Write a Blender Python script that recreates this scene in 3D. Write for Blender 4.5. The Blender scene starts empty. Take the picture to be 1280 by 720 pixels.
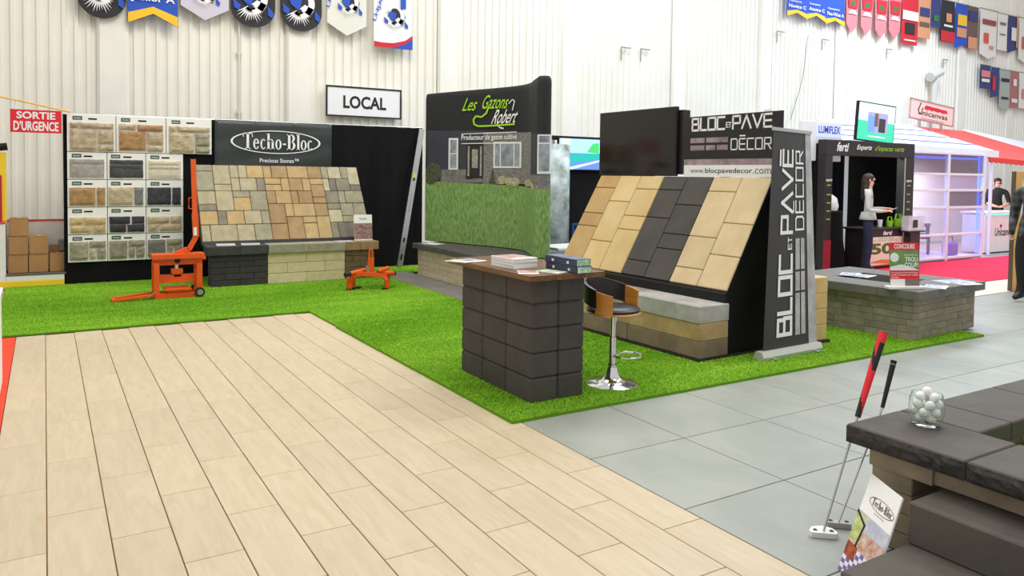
import bpy, bmesh, math, random
import numpy as np
from mathutils import Vector, Matrix

random.seed(7)
RNG = np.random.default_rng(7)
S = bpy.context.scene
COL = S.collection

# ------------------------------------------------------------------ camera
CAM_H = 1.6
F, PY, YAW, PITCH, ROLL = 957.499, 255.696, .548076, .0391620, .0130141   # pixels of a 1280x720 frame
def cam_basis():
    cy, sy, cp, sp = math.cos(YAW), math.sin(YAW), math.cos(PITCH), math.sin(PITCH)
    f = Vector((sy*cp, cy*cp, -sp)); r = Vector((cy, -sy, 0)); u = r.cross(f)
    cr, sr = math.cos(ROLL), math.sin(ROLL)
    return cr*r + sr*u, -sr*r + cr*u, f
CR, CU, CF = cam_basis()
cam = bpy.data.cameras.new('camera'); camo = bpy.data.objects.new('camera', cam); COL.objects.link(camo)
cam.sensor_width = 36; cam.lens = 36*F/1280
cam.shift_y = (PY-360)/1280
cam.clip_start = .05; cam.clip_end = 200
m = Matrix.Identity(4)
for i in range(3):
    m[i][0], m[i][1], m[i][2] = CR[i], CU[i], -CF[i]
m[2][3] = CAM_H
camo.matrix_world = m
S.camera = camo

# ------------------------------------------------------------------ light
W = bpy.data.worlds.new('world'); S.world = W; W.use_nodes = True
bg = W.node_tree.nodes['Background']; bg.inputs[0].default_value = (1, .985, .96, 1); bg.inputs[1].default_value = .7
def area(name, loc, size, power, col, rot=(0, 0, 0)):
    l = bpy.data.lights.new(name, 'AREA'); l.shape = 'RECTANGLE'; l.size, l.size_y = size
    l.energy = power; l.color = col
    o = bpy.data.objects.new(name, l); COL.objects.link(o); o.location = loc; o.rotation_euler = rot
    return o
WARM, NEUT, COOL = (1, .95, .87), (1, .98, .95), (.68, .83, 1)
area('arena_lamp_a', (0, 4, 8.5), (2.5, 2.5), 130, WARM)
area('arena_lamp_b', (5, 2, 8.5), (2.5, 2.5), 150, NEUT)
area('arena_lamp_c', (3, 9, 8.5), (2.5, 2.5), 330, WARM)
area('arena_lamp_d', (10, 4, 8.5), (2.5, 2.5), 270, NEUT)
area('arena_lamp_e', (10, 10, 9), (2.5, 2.5), 380, (.80, .90, 1))
area('arena_lamp_f', (17, 5, 9), (3, 3), 420, COOL)
area('arena_lamp_g', (20, 10, 9), (3, 3), 620, COOL)
S.view_settings.view_transform = 'Standard'; S.view_settings.look = 'None'
S.view_settings.exposure = 0.0; S.view_settings.gamma = 1; S.view_settings.use_curve_mapping = False

# ------------------------------------------------------------------ pixel to place
O_ = Vector((0, 0, CAM_H))
def ray(x, y): return CR*((x-640)/F) - CU*((y-PY)/F) + CF
def onZ(x, y, z=0): d = ray(x, y); return O_ + d*((z-CAM_H)/d.z)
def onY(x, y, Y): d = ray(x, y); return O_ + d*(Y/d.y)
def onX(x, y, X): d = ray(x, y); return O_ + d*(X/d.x)
def proj(p):
    d = Vector(p)-O_; z = d.dot(CF); return 640+F*d.dot(CR)/z, PY-F*d.dot(CU)/z

# ------------------------------------------------------------------ materials
def lin(c): return tuple((v/255/12.92 if v/255 <= .04045 else ((v/255+.055)/1.055)**2.4) for v in c)
MATS = {}
def mat(name, col, rough=.6, metal=0, var=0, scale=8, col2=None, bump=0, bscale=60, rnd=0, spec=.5, emit=0, stretch=None, trans=0, ior=1.45, alpha=1, wave=0):
    """procedural material: noise between col and col2, per-object tone (rnd), fine relief (bump)"""
    if name in MATS: return MATS[name]
    M = bpy.data.materials.new(name); M.use_nodes = True; nt = M.node_tree; N = nt.nodes; L = nt.links
    b = N['Principled BSDF']; b.inputs['Roughness'].default_value = rough; b.inputs['Metallic'].default_value = metal
    b.inputs['Specular IOR Level'].default_value = spec
    c1 = lin(col)+(1,); c2 = lin(col2 if col2 else tuple(max(0, v*(1-var)) for v in col))+(1,)
    tc = N.new('ShaderNodeTexCoord'); mp = N.new('ShaderNodeMapping'); L.new(tc.outputs['Object'], mp.inputs[0])
    oi = N.new('ShaderNodeObjectInfo')
    sh = N.new('ShaderNodeVectorMath'); sh.operation = 'SCALE'; sh.inputs[0].default_value = (13, 7, 9); L.new(oi.outputs['Random'], sh.inputs['Scale'])
    L.new(sh.outputs[0], mp.inputs['Location'])
    if stretch: mp.inputs['Scale'].default_value = stretch
    out = None
    if col2 or var:
        n = N.new('ShaderNodeTexNoise'); n.inputs['Scale'].default_value = scale; n.inputs['Detail'].default_value = 6; n.inputs['Roughness'].default_value = .6
        if wave: n.inputs['Distortion'].default_value = wave
        L.new(mp.outputs[0], n.inputs['Vector'])
        rp = N.new('ShaderNodeValToRGB'); rp.color_ramp.elements[0].position = .32; rp.color_ramp.elements[1].position = .68
        rp.color_ramp.elements[0].color = c1; rp.color_ramp.elements[1].color = c2
        L.new(n.outputs[0], rp.inputs[0]); out = rp.outputs[0]
    if rnd:
        hv = N.new('ShaderNodeHueSaturation')
        mr = N.new('ShaderNodeMapRange'); mr.inputs['To Min'].default_value = 1-rnd; mr.inputs['To Max'].default_value = 1+rnd
        L.new(oi.outputs['Random'], mr.inputs[0]); L.new(mr.outputs[0], hv.inputs['Value'])
        if out: L.new(out, hv.inputs['Color'])
        else: hv.inputs['Color'].default_value = c1
        out = hv.outputs[0]
    if out: L.new(out, b.inputs['Base Color'])
    else: b.inputs['Base Color'].default_value = c1
    if bump:
        n2 = N.new('ShaderNodeTexNoise'); n2.inputs['Scale'].default_value = bscale; n2.inputs['Detail'].default_value = 5
        L.new(mp.outputs[0], n2.inputs['Vector'])
        bp = N.new('ShaderNodeBump'); bp.inputs['Strength'].default_value = bump; bp.inputs['Distance'].default_value = .01
        L.new(n2.outputs[0], bp.inputs['Height']); L.new(bp.outputs[0], b.inputs['Normal'])
    if emit:
        b.inputs['Emission Strength'].default_value = emit
        if out: L.new(out, b.inputs['Emission Color'])
        else: b.inputs['Emission Color'].default_value = c1
    if trans: b.inputs['Transmission Weight'].default_value = trans; b.inputs['IOR'].default_value = ior
    if alpha < 1: b.inputs['Alpha'].default_value = alpha
    MATS[name] = M
    return M
def tweak(M, **k):
    b = M.node_tree.nodes['Principled BSDF']
    for a, v in k.items(): b.inputs[a.replace('_', ' ')].default_value = v
    return M

# ------------------------------------------------------------------ objects
def link(name, data, parent=None, loc=None, rot=None, scale=None):
    o = bpy.data.objects.new(name, data); COL.objects.link(o)
    if parent: o.parent = parent
    if loc is not None: o.location = loc
    if rot is not None: o.rotation_euler = rot
    if scale is not None: o.scale = scale
    return o
def tag(o, label, cat, group=None):
    o['label'] = label; o['category'] = cat
    if group: o['group'] = group
    return o
def thing(name, label, cat, loc=(0, 0, 0), rotz=0, group=None):
    o = link(name, None, None, loc, (0, 0, rotz)); o.empty_display_size = .1
    return tag(o, label, cat, group)
def struct(o): o['kind'] = 'structure'; return o
def kids(o): return [c for c in COL.objects if c.parent == o]
def dup(root, loc, rotz=None, label=None, group=None):
    r = root.copy(); COL.objects.link(r); r.location = loc
    if rotz is not None: r.rotation_euler = (0, 0, rotz)
    if label: r['label'] = label
    if group: r['group'] = group
    for ch in kids(root):
        c = ch.copy(); COL.objects.link(c); c.parent = r
        for g in kids(ch):
            d = g.copy(); COL.objects.link(d); d.parent = c
    return r

class MB:
    """collects vertices and faces for one mesh"""
    def __init__(s): s.v = []; s.f = []; s.mi = []
    def add(s, vs, fs, mi=0):
        k = len(s.v); s.v += [tuple(v) for v in vs]; s.f += [tuple(k+i for i in f) for f in fs]; s.mi += [mi]*len(fs); return s
    def box(s, a, b, mi=0):
        x0, y0, z0 = a; x1, y1, z1 = b
        return s.add([(x0,y0,z0),(x1,y0,z0),(x1,y1,z0),(x0,y1,z0),(x0,y0,z1),(x1,y0,z1),(x1,y1,z1),(x0,y1,z1)],
                     [(0,3,2,1),(4,5,6,7),(0,1,5,4),(1,2,6,5),(2,3,7,6),(3,0,4,7)], mi)
    def hexa(s, p, mi=0):   # eight corners: bottom four, top four
        return s.add(p, [(0,3,2,1),(4,5,6,7),(0,1,5,4),(1,2,6,5),(2,3,7,6),(3,0,4,7)], mi)
    def bar(s, a, b, w, h, up=(0, 0, 1), mi=0):
        a = Vector(a); b = Vector(b); d = (b-a).normalized(); u = Vector(up)
        if abs(d.dot(u)) > .98: u = Vector((0, 1, 0))
        r = d.cross(u).normalized()*w/2; u = r.cross(d).normalized()*h/2
        return s.hexa([a-r-u, a+r-u, b+r-u, b-r-u, a-r+u, a+r+u, b+r+u, b-r+u], mi)
    def tube(s, path, r, n=8, cap=True, mi=0, closed=False):
        P = [Vector(p) for p in path]; R = r if isinstance(r, (list, tuple)) else [r]*len(P)
        k = len(s.v); ref = None
        for i, p in enumerate(P):
            if closed: d = P[(i+1) % len(P)]-P[i-1]
            else: d = (P[min(i+1, len(P)-1)]-P[max(i-1, 0)])
            d.normalize()
            if ref is None: ref = Vector((0, 0, 1)) if abs(d.z) < .9 else Vector((1, 0, 0))
            a = d.cross(ref).normalized(); b = d.cross(a).normalized(); ref = -b if False else ref
            for j in range(n):
                t = 2*math.pi*j/n; s.v.append(tuple(p + a*math.cos(t)*R[i] + b*math.sin(t)*R[i]))
        m_ = len(P)
        for i in range(m_ if closed else m_-1):
            for j in range(n):
                i2 = (i+1) % m_
                s.f.append((k+i*n+j, k+i*n+(j+1) % n, k+i2*n+(j+1) % n, k+i2*n+j)); s.mi.append(mi)
        if cap and not closed:
            s.f.append(tuple(k+j for j in range(n))[::-1]); s.mi.append(mi)
            s.f.append(tuple(k+(m_-1)*n+j for j in range(n))); s.mi.append(mi)
        return s
    def lathe(s, prof, n=24, c=(0, 0, 0), mi=0):
        k = len(s.v)
        for r, z in prof:
            for j in range(n):
                t = 2*math.pi*j/n; s.v.append((c[0]+r*math.cos(t), c[1]+r*math.sin(t), c[2]+z))
        for i in range(len(prof)-1):
            for j in range(n):
                s.f.append((k+i*n+j, k+i*n+(j+1) % n, k+(i+1)*n+(j+1) % n, k+(i+1)*n+j)); s.mi.append(mi)
        return s
    def prism(s, poly, fn, d0, d1, mi=0):
        """2-D polygon extruded; fn(u,v,w) gives the place"""
        n = len(poly)
        return s.add([fn(u, v, d0) for u, v in poly]+[fn(u, v, d1) for u, v in poly],
                     [tuple(range(n))[::-1], tuple(range(n, 2*n))]+[(i, (i+1) % n, n+(i+1) % n, n+i) for i in range(n)], mi)
    def mesh(s, name, mats, smooth=False):
        me = bpy.data.meshes.new(name); me.from_pydata(s.v, [], s.f)
        for M in (mats if isinstance(mats, (list, tuple)) else [mats]): me.materials.append(M)
        if len(me.materials) > 1: me.polygons.foreach_set('material_index', s.mi)
        bm = bmesh.new(); bm.from_mesh(me); bmesh.ops.recalc_face_normals(bm, faces=bm.faces); bm.to_mesh(me); bm.free()
        if smooth:
            me.polygons.foreach_set('use_smooth', [True]*len(me.polygons))
            try: me.set_sharp_from_angle(angle=math.radians(40))
            except Exception: pass
        return me
    def obj(s, name, mats, parent=None, smooth=False, loc=None, rot=None): return link(name, s.mesh(name, mats, smooth), parent, loc, rot)

CACHE = {}
def block_mesh(size, M, bevel=.004, seg=1):
    key = (tuple(round(v, 4) for v in size), M.name, bevel, seg)
    if key not in CACHE:
        bm = bmesh.new(); bmesh.ops.create_cube(bm, size=1)
        bmesh.ops.scale(bm, vec=size, verts=bm.verts)
        if bevel: bmesh.ops.bevel(bm, geom=bm.edges[:], offset=min(bevel, min(size)*.3), segments=seg, affect='EDGES', profile=.5)
        me = bpy.data.meshes.new('block'); bm.to_mesh(me); bm.free(); me.materials.append(M); CACHE[key] = me
    return CACHE[key]
def block(name, c, size, M, parent=None, bevel=.004, rot=None, seg=1):
    return link(name, block_mesh(size, M, bevel, seg), parent, c, rot)
def block2(name, a, b, M, parent=None, bevel=.004):
    return block(name, [(p+q)/2 for p, q in zip(a, b)], [abs(q-p) for p, q in zip(a, b)], M, parent, bevel)

def rough_stone(w, h, d, amp, seed):
    """split-face stone: back plane at y=0, face towards -y, broken relief"""
    nx, nz = max(3, int(w/.035)), max(3, int(h/.035))
    nx, nz = min(nx, 9), min(nz, 7)
    r = random.Random(seed); mb = MB(); g = []
    tilt = [r.uniform(-1, 1) for _ in range(6)]
    for j in range(nz+1):
        for i in range(nx+1):
            u, v = i/nx, j/nz; e = min(u, 1-u, v, 1-v)
            edge = min(1, e/.12)
            rel = .5+.5*math.sin(tilt[0]*5+u*6*tilt[1]+v*7*tilt[2])*math.cos(v*5*tilt[3]+tilt[4]*u*4)
            y = -d*.55 - edge*(d*.2 + amp*(.6*rel+.4*r.random()))
            jx = r.uniform(-.006, .006) if e > 0 else r.uniform(-.003, .003)
            mb.v.append(((u-.5)*w+jx, y, (v-.5)*h+(r.uniform(-.003, .003) if e == 0 else 0)))
    for j in range(nz):
        for i in range(nx):
            a = j*(nx+1)+i; mb.f.append((a, a+1, a+nx+2, a+nx+1)); mb.mi.append(0)
    k = len(mb.v); ring = [i for i in range(nx+1)]+[j*(nx+1)+nx for j in range(1, nz+1)]+[nz*(nx+1)+i for i in range(nx-1, -1, -1)]+[j*(nx+1) for j in range(nz-1, 0, -1)]
    for i in ring: x, y, z = mb.v[i]; mb.v.append((x, 0, z))
    n = len(ring)
    for i in range(n): mb.f.append((ring[(i+1) % n], ring[i], k+i, k+(i+1) % n)); mb.mi.append(0)
    mb.f.append(tuple(range(k, k+n))); mb.mi.append(0)
    return mb
def rstone(name, c, w, h, d, amp, M, parent, seed): return rough_stone(w, h, d, amp, seed).obj(name, M, parent, loc=c)

# ------------------------------------------------------------------ lettering and flat print
TXT = {}
def text_geo(s, bold=0):
    if (s, bold) in TXT: return TXT[(s, bold)]
    cu = bpy.data.curves.new('t', 'FONT'); cu.body = s; cu.size = 1; cu.offset = bold; cu.resolution_u = 3
    ob = bpy.data.objects.new('t', cu); COL.objects.link(ob)
    me = bpy.data.meshes.new_from_object(ob.evaluated_get(bpy.context.evaluated_depsgraph_get()))
    vs = [(v.co.x, v.co.y) for v in me.vertices]; fs = [tuple(p.vertices) for p in me.polygons]
    bpy.data.objects.remove(ob); bpy.data.curves.remove(cu); bpy.data.meshes.remove(me)
    if vs:
        x0 = min(v[0] for v in vs); x1 = max(v[0] for v in vs); y0 = min(v[1] for v in vs); y1 = max(v[1] for v in vs)
        vs = [((x-x0)/(x1-x0), (y-y0)/(y1-y0)) for x, y in vs]
    TXT[(s, bold)] = vs, fs
    return vs, fs
def put_text(mb, s, u0, v0, u1, v1, fn, bold=0, shear=0, w=.002, mi=0, drop=0):
    """text fitted to the box u0..u1, v0..v1 of a surface; drop lowers the right end"""
    vs, fs = text_geo(s, bold)
    mb.add([fn(u0+(u1-u0)*(x*(1-shear)+shear*y), v0+(v1-v0)*y-drop*x, w) for x, y in vs], fs, mi)
def put_poly(mb, poly, fn, w=.002, mi=0): mb.add([fn(u, v, w) for u, v in poly], [tuple(range(len(poly)))], mi)
def put_rect(mb, u0, v0, u1, v1, fn, w=.002, mi=0): put_poly(mb, [(u0, v0), (u1, v0), (u1, v1), (u0, v1)], fn, w, mi)
def put_stroke(mb, pts, wd, fn, w=.002, mi=0, closed=False, square=True):
    P = [Vector(p) for p in pts]
    if closed: P.append(P[0])
    for a, b in zip(P, P[1:]):
        d = b-a
        if d.length < 1e-9: continue
        d.normalize(); n = Vector((-d.y, d.x))*wd/2; e = d*wd/2 if square else d*0
        put_poly(mb, [a-e-n, b+e-n, b+e+n, a-e+n], fn, w, mi)
def arc(cx, cy, rx, ry, a0, a1, n=14): return [(cx+rx*math.cos(math.radians(a0+(a1-a0)*i/n)), cy+ry*math.sin(math.radians(a0+(a1-a0)*i/n))) for i in range(n+1)]
GLY = {'B': ([[(0,0),(0,1),(.78,1),(.78,.56)], [(0,.52),(.85,.52),(.85,0),(0,0)]], .85), 'L': ([[(0,1),(0,0),(.7,0)]], .72),
       'O': ([[(0,0),(0,1),(.9,1),(.9,0),(0,0)]], .9), 'C': ([[(.85,1),(0,1),(0,0),(.85,0)]], .85), 'P': ([[(0,0),(0,1),(.85,1),(.85,.42),(0,.42)]], .85),
       'A': ([[(0,0),(.5,1),(1,0)]], 1), 'V': ([[(0,1),(.5,0),(1,1)]], 1), 'E': ([[(.8,0),(0,0),(0,1),(.8,1)], [(0,.5),(.75,.5)]], .8),
       'É': ([[(.8,0),(0,0),(0,1),(.8,1)], [(0,.5),(.75,.5)], [(.05,1.28),(.75,1.28)]], .8), 'T': ([[(0,1),(.7,1)], [(.35,1),(.35,0)]], .7),
       'D': ([[(0,0),(0,1),(.75,1),(.9,.85),(.9,.15),(.75,0),(0,0)]], .9), 'R': ([[(0,0),(0,1),(.85,1),(.85,.45),(0,.45)], [(.45,.45),(.85,0)]], .85)}
def put_glyphs(mb, s, u0, v0, width, height, sw, fn, gap=.3, w=.002, mi=0):
    tot = sum(GLY[c][1] for c in s)+gap*(len(s)-1); k = width/tot; x = u0
    for c in s:
        for st in GLY[c][0]: put_stroke(mb, [(x+p[0]*k, v0+p[1]*height) for p in st], sw, fn, w, mi)
        x += (GLY[c][1]+gap)*k
def put_serif_logo(mb, u0, v0, wd, ht, fn, w=.002, mi=0):
    """the maker's name in bold condensed serif lettering: T e c h o - B l o c"""
    x = [0]; k = wd/8.1
    def X(a): return u0+(x[0]+a)*k
    def Y(b): return v0+b*ht
    def stem(a, b0, b1, t=.26): put_rect(mb, X(a), Y(b0), X(a+t), Y(b1), fn, w, mi)
    def ser(a0, a1, b, t=.05): put_rect(mb, X(a0), Y(b), X(a1), Y(b+t), fn, w, mi)
    def ring(cx, cy, rx, ry, a0, a1):
        o = arc(cx, cy, rx, ry, a0, a1, 18); i = [(cx+(p-cx)*.42, cy+(q-cy)*.84) for p, q in o]
        for j in range(len(o)-1): put_poly(mb, [(X(o[j][0]), Y(o[j][1])), (X(o[j+1][0]), Y(o[j+1][1])), (X(i[j+1][0]), Y(i[j+1][1])), (X(i[j][0]), Y(i[j][1]))], fn, w, mi)
    # T
    stem(.42, 0, 1, .3); ser(.25, .9, 0); ser(0, 1.14, .94, .06); stem(0, .74, 1, .09); stem(1.05, .74, 1, .09); x[0] += 1.2
    ring(.36, .32, .36, .33, 15, 330); ser(.15, .68, .34, .06); x[0] += .84       # e
    ring(.34, .32, .34, .33, 45, 320); x[0] += .76                                # c
    stem(.08, 0, 1); ser(0, .42, 0); ser(-.02, .2, .94); stem(.58, 0, .5); ring(.48, .45, .34, .2, 0, 170); ser(.5, .92, 0); x[0] += 1.02   # h
    ring(.38, .32, .38, .33, 0, 360); x[0] += .88                                 # o
    put_rect(mb, X(.05), Y(.3), X(.42), Y(.4), fn, w, mi); x[0] += .54            # -
    stem(.12, 0, 1, .3); ser(0, .5, 0, .06); ser(0, .5, .94, .06); ring(.5, .74, .46, .26, -90, 90); ring(.52, .27, .52, .27, -90, 90); x[0] += 1.18   # B
    stem(.08, 0, 1); ser(0, .42, 0); ser(-.02, .2, .94); x[0] += .5               # l
    ring(.38, .32, .38, .33, 0, 360); x[0] += .86
    ring(.34, .32, .34, .33, 45, 320)
def flat(o, ex, ey, n=None):
    """surface function of a flat board: origin, right, up"""
    o, ex, ey = Vector(o), Vector(ex).normalized(), Vector(ey).normalized(); nn = Vector(n).normalized() if n else ex.cross(ey)
    return lambda u, v, w=0: o+ex*u+ey*v+nn*w

# common materials
white = mat('white_paint', (236, 235, 230), .5, var=.04)
black = mat('black_cloth', (20, 20, 21), .9, var=.3, scale=5, spec=.2)
black_paint = mat('black_paint', (24, 24, 25), .45, spec=.3)
paper = mat('paper_white', (240, 240, 238), .6)
chrome = mat('chrome', (225, 225, 228), .12, 1)
alu = mat('aluminium', (196, 198, 198), .35, 1)
ink = mat('ink_black', (22, 22, 24), .6)
pr_white = mat('print_white', (238, 238, 238), .6)
# printed brochure colours
photo_warm = mat('photo_warm', (190, 150, 130), .5, col2=(70, 60, 90), scale=28, bump=0)
photo_cool = mat('photo_cool', (205, 210, 220), .5, col2=(110, 125, 150), scale=25)
photo_green = mat('photo_green', (120, 170, 70), .5, col2=(230, 235, 225), scale=22)
photo_pink = mat('photo_pink', (226, 180, 170), .5, col2=(120, 95, 85), scale=20)

# ================================================================== the setting
concrete = mat('concrete', (176, 176, 172), .35, var=.12, scale=1.5, bump=.05)
floor = struct(MB().box((-8, -4, -.2), (40, 16, -.03)).obj('floor', concrete))
M_plank = mat('plank_tile', (206, 190, 161), .5, col2=(194, 176, 145), scale=3.2, rnd=.035, stretch=(6, .8, 1), bump=.03, wave=1.2)
M_grout = mat('grout_sand', (150, 110, 62), .9)
M_slab = mat('grey_slab_tile', (163, 166, 157), .42, col2=(147, 151, 142), scale=2.2, rnd=.03, bump=.03, bscale=90, stretch=(1, .6, 1), wave=.8)
M_joint = mat('dark_joint', (60, 61, 58), .9)
o = MB().box((-.243, .6, -.03), (2.618, 8.6, -.009)).obj('grout_bed', M_grout, floor)
PW = .2384
for k in range(-1, 11):
    x0 = -.006+PW*k; x1 = x0+PW; ph = 2.92 if k % 2 else 2.545
    y = ph-.752*3
    while y < 8.58:
        a, b = max(y, .62), min(y+.752, 8.58)
        if b-a > .05: block2('plank', (x0+.0024, a+.0020, -.009), (x1-.0024, b-.0020, 0), M_plank, floor, .0016)
        y += .752
SX, SY = .7145, .744
MB().box((2.618, -1, -.03), (12, 5.65, -.009)).obj('joint_bed', M_joint, floor)
for i in range(13):
    for j in range(-2, 5):
        x0 = 2.618+SX*i; y0 = 2.655+SY*(j-1)
        if y0 > 4.1 and x0 < 7.6: continue
        if y0+SY < 1.3: continue
        block2('slab', (x0+.003, y0+.003, -.009), (x0+SX-.003, y0+SY-.003, 0), M_slab, floor, .0016)
# pale strip and red carpet on the aisle
M_pale = mat('pale_floor', (226, 214, 196), .4, var=.05)
MB().box((10.5, 5.66, -.03), (24, 6.4, -.001)).obj('pale_strip', M_pale, floor)
M_red = mat('red_carpet', (236, 58, 84), .95, var=.1, scale=30, spec=.1)
tag(MB().box((11.6, 6.42, -.03), (26, 8.41, .006)).obj('aisle_carpet', M_red), 'bright red carpet on the aisle in front of the glazed pavilion', 'carpet')
M_red2 = mat('red_carpet_left', (246, 84, 62), .95, var=.05, scale=30, spec=.1)
tag(MB().box((-2.0, 3.5, -.03), (-.246, 8.56, .003)).obj('runner_carpet', M_red2), 'orange-red carpet runner beside the pale plank floor', 'carpet')

# corrugated metal wall
YW = 13.8
M_wall = mat('cream_metal', (243, 240, 229), .5, var=.03, scale=1.2, spec=.3)
M_pil = mat('cream_flashing', (244, 241, 231), .5, var=.03, scale=2, spec=.3)
ZT = 9.6
wall = struct(MB().box((-4, YW+.06, -.2), (34, YW+.3, ZT)).obj('wall_back', M_wall))
def sheet(nr):
    """one corrugated sheet: wide pans with narrow raised ribs"""
    mb = MB(); pitch = 1.0/nr; xs = []
    for i in range(nr):
        a = i*pitch; xs += [(a, 0), (a+pitch*.42, 0), (a+pitch*.5, -.032), (a+pitch*.82, -.032), (a+pitch*.9, 0)]
    xs.append((1.0, 0)); n = len(xs)
    for x, y in xs: mb.v += [(x, y, 0), (x, y, ZT)]
    for i in range(n-1): mb.f.append((2*i, 2*i+2, 2*i+3, 2*i+1)); mb.mi.append(0)
    return mb.mesh('wall_sheet', M_wall)
sm = sheet(6)
for i in range(37): link('wall_sheet', sm, wall, (-3.5+i*1.0, YW+.045, -.02))
for x in (.72, 3.68, 6.66, 9.62, 12.86, 15.9, 19.0, 22.1, 25.2, 28.3):
    o = MB().prism([(0, 0), (.04, -.055), (.42, -.055), (.46, 0)], lambda u, v, w, x=x: (x+u, YW+.01+v, w), 0, ZT).obj('pilaster', M_pil, wall)
M_pipe = mat('pipe_cream', (214, 214, 206), .5)
o = MB().tube([(2.87, YW-.05, 2.2), (2.87, YW-.05, ZT)], .018).obj('conduit', M_pipe, wall)
for z in (2.6, 3.6, 4.6): MB().box((2.83, YW-.06, z), (2.91, YW, z+.05)).obj('conduit_clip', M_pipe, wall)
M_hook = mat('hook_grey', (150, 150, 146), .5, .5)
for px, py in ((781, 60), (805, 62), (974, 40), (1030, 50), (1110, 62), (1180, 75)):
    p = onY(px, py, YW); w = .14
    MB().bar((p.x-w, YW-.05, p.z), (p.x+w, YW-.05, p.z), .025, .025).bar((p.x-w, YW-.05, p.z), (p.x-w, YW-.05, p.z-.3), .02, .02).obj('wall_bracket', M_hook, wall)
p = onY(1160, 108, YW)
MB().tube([(p.x, YW-.2, p.z+.4), (p.x, YW-.2, p.z-.9)], .09).tube([(p.x-.25, YW-.2, p.z+.25), (p.x+.3, YW-.2, p.z+.45)], .15).obj('vent_pipe', M_pipe, wall)
# slack cable on the wall
a, b = onY(1008, 45, YW), onY(986, 150, YW)
MB().tube([a.lerp(b, t)+Vector((.5*math.sin(t*3)*t*(1-t), -.06, 0)) for t in [i/12 for i in range(13)]], .012, 5).obj('hanging_cable', M_hook, wall)

# rink boards behind the boxes
M_board = mat('rink_board', (236, 233, 224), .4, var=.05, scale=3)
M_yel = mat('kick_yellow', (244, 206, 40), .45)
M_rtrim = mat('trim_red', (216, 70, 66), .5)
YB = 12.12
t = thing('rink_boards', 'white rink boards with red cap rail and yellow kick strip behind cardboard boxes', 'boards', (-1.5, YB, 0))
block2('board', (-2, 0, .09), (1.05, .06, .86), M_board, t); block2('kick_strip', (-2, -.012, 0), (1.72, .06, .09), M_yel, t)
block2('board', (1.05, -.005, .09), (1.72, .06, .16), M_board, t); block2('ledge', (1.05, -.01, .16), (1.74, .5, .185), mat('ledge_dark', (92, 86, 80), .6), t)
block2('board', (1.05, .52, .16), (1.74, .56, .86), M_board, t); block2('cap_rail', (-2, -.01, .86), (1.05, .07, .885), M_rtrim, t); block2('cap_rail', (1.01, .51, .86), (1.74, .57, .885), M_rtrim, t)
block2('board', (1.01, .06, .16), (1.05, .52, .86), M_board, t)
block2('hinge', (1.66, .3, .45), (1.73, .52, .6), mat('hinge_steel', (130, 128, 124), .4, .7), t)
M_card = mat('cardboard', (178, 132, 84), .8, var=.08, scale=5, rnd=.05); M_tape = mat('tape', (196, 160, 112), .35)
def carton(c, s, label):
    t = thing('cardboard_box', label, 'box', c, 0, 'cardboard boxes stacked by the rink boards')
    block('carton', (0, 0, s[2]/2), s, M_card, t, .006)
    block('tape', (0, 0, s[2]), (.05, s[1]*1.005, .003), M_tape, t, .0005)
    block('flap_seam', (0, -s[1]/2-.0005, s[2]*.97), (s[0]*.96, .002, .004), mat('seam', (120, 84, 50), .9), t, 0)
    return t
L_ = 'brown cardboard box '
def bx(px0, px1, py0, py1, y=12.3, d=.27, z=None):
    a = onY(px0, py0, y); b = onY(px1, py1, y); zz = b.z if z is None else z
    return (( a.x+b.x)/2, y+d/2, zz), (b.x-a.x-.006, d, a.z-b.z-.004)
z0 = .187; h1 = .245
for (x, z, w, lab) in ((-.315, z0, .225, 'in the bottom row, under two more boxes'), (-.08, z0, .225, 'in the bottom row, middle of the three'), (.15, z0, .2, 'in the bottom row against the sample boards, flaps up'),
                    (-.31, z0+h1+.004, .225, 'in the second row, under the topmost box'), (-.075, z0+h1+.004, .215, 'in the second row, nothing on top of it'), (-.305, z0+2*h1+.008, .215, 'topmost of the stack by the rink boards')):
    t = carton((x, 12.36, z), (w, .28, h1), L_+lab)
    if 'flaps' in lab: MB().hexa([(-.1, .14, h1), (.1, .14, h1), (.1, .144, h1), (-.1, .144, h1), (-.1, .16, h1+.1), (.1, .16, h1+.1), (.1, .164, h1+.1), (-.1, .164, h1+.1)]).obj('flap', M_card, t)
# red and yellow padded gate above the boards
t = thing('padded_gate', 'dark red and yellow padded gate post standing above the white boards', 'gate', (-.62, 12.2, .887))
block2('red_pad', (-.5, -.05, 0), (.135, -.012, .62), mat('pad_red', (170, 24, 44), .55), t, .01); block2('yellow_post', (.06, -.01, .0), (.185, .07, .92), M_yel, t, .01)
MB().tube([(-.25, .02, .93), (.2, .02, 1.0)], .05).obj('top_cap', black_paint, t)
# white pedestal at the edge of the carpet
t = thing('display_pedestal', 'white painted pedestal box standing on the red runner', 'pedestal', (-.55, 6.2, .003))
block2('body', (-.3, -.15, 0), (.268, .6, .68), white, t, .008); block2('top', (-.31, -.16, .68), (.278, .61, .71), white, t, .006)

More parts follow.
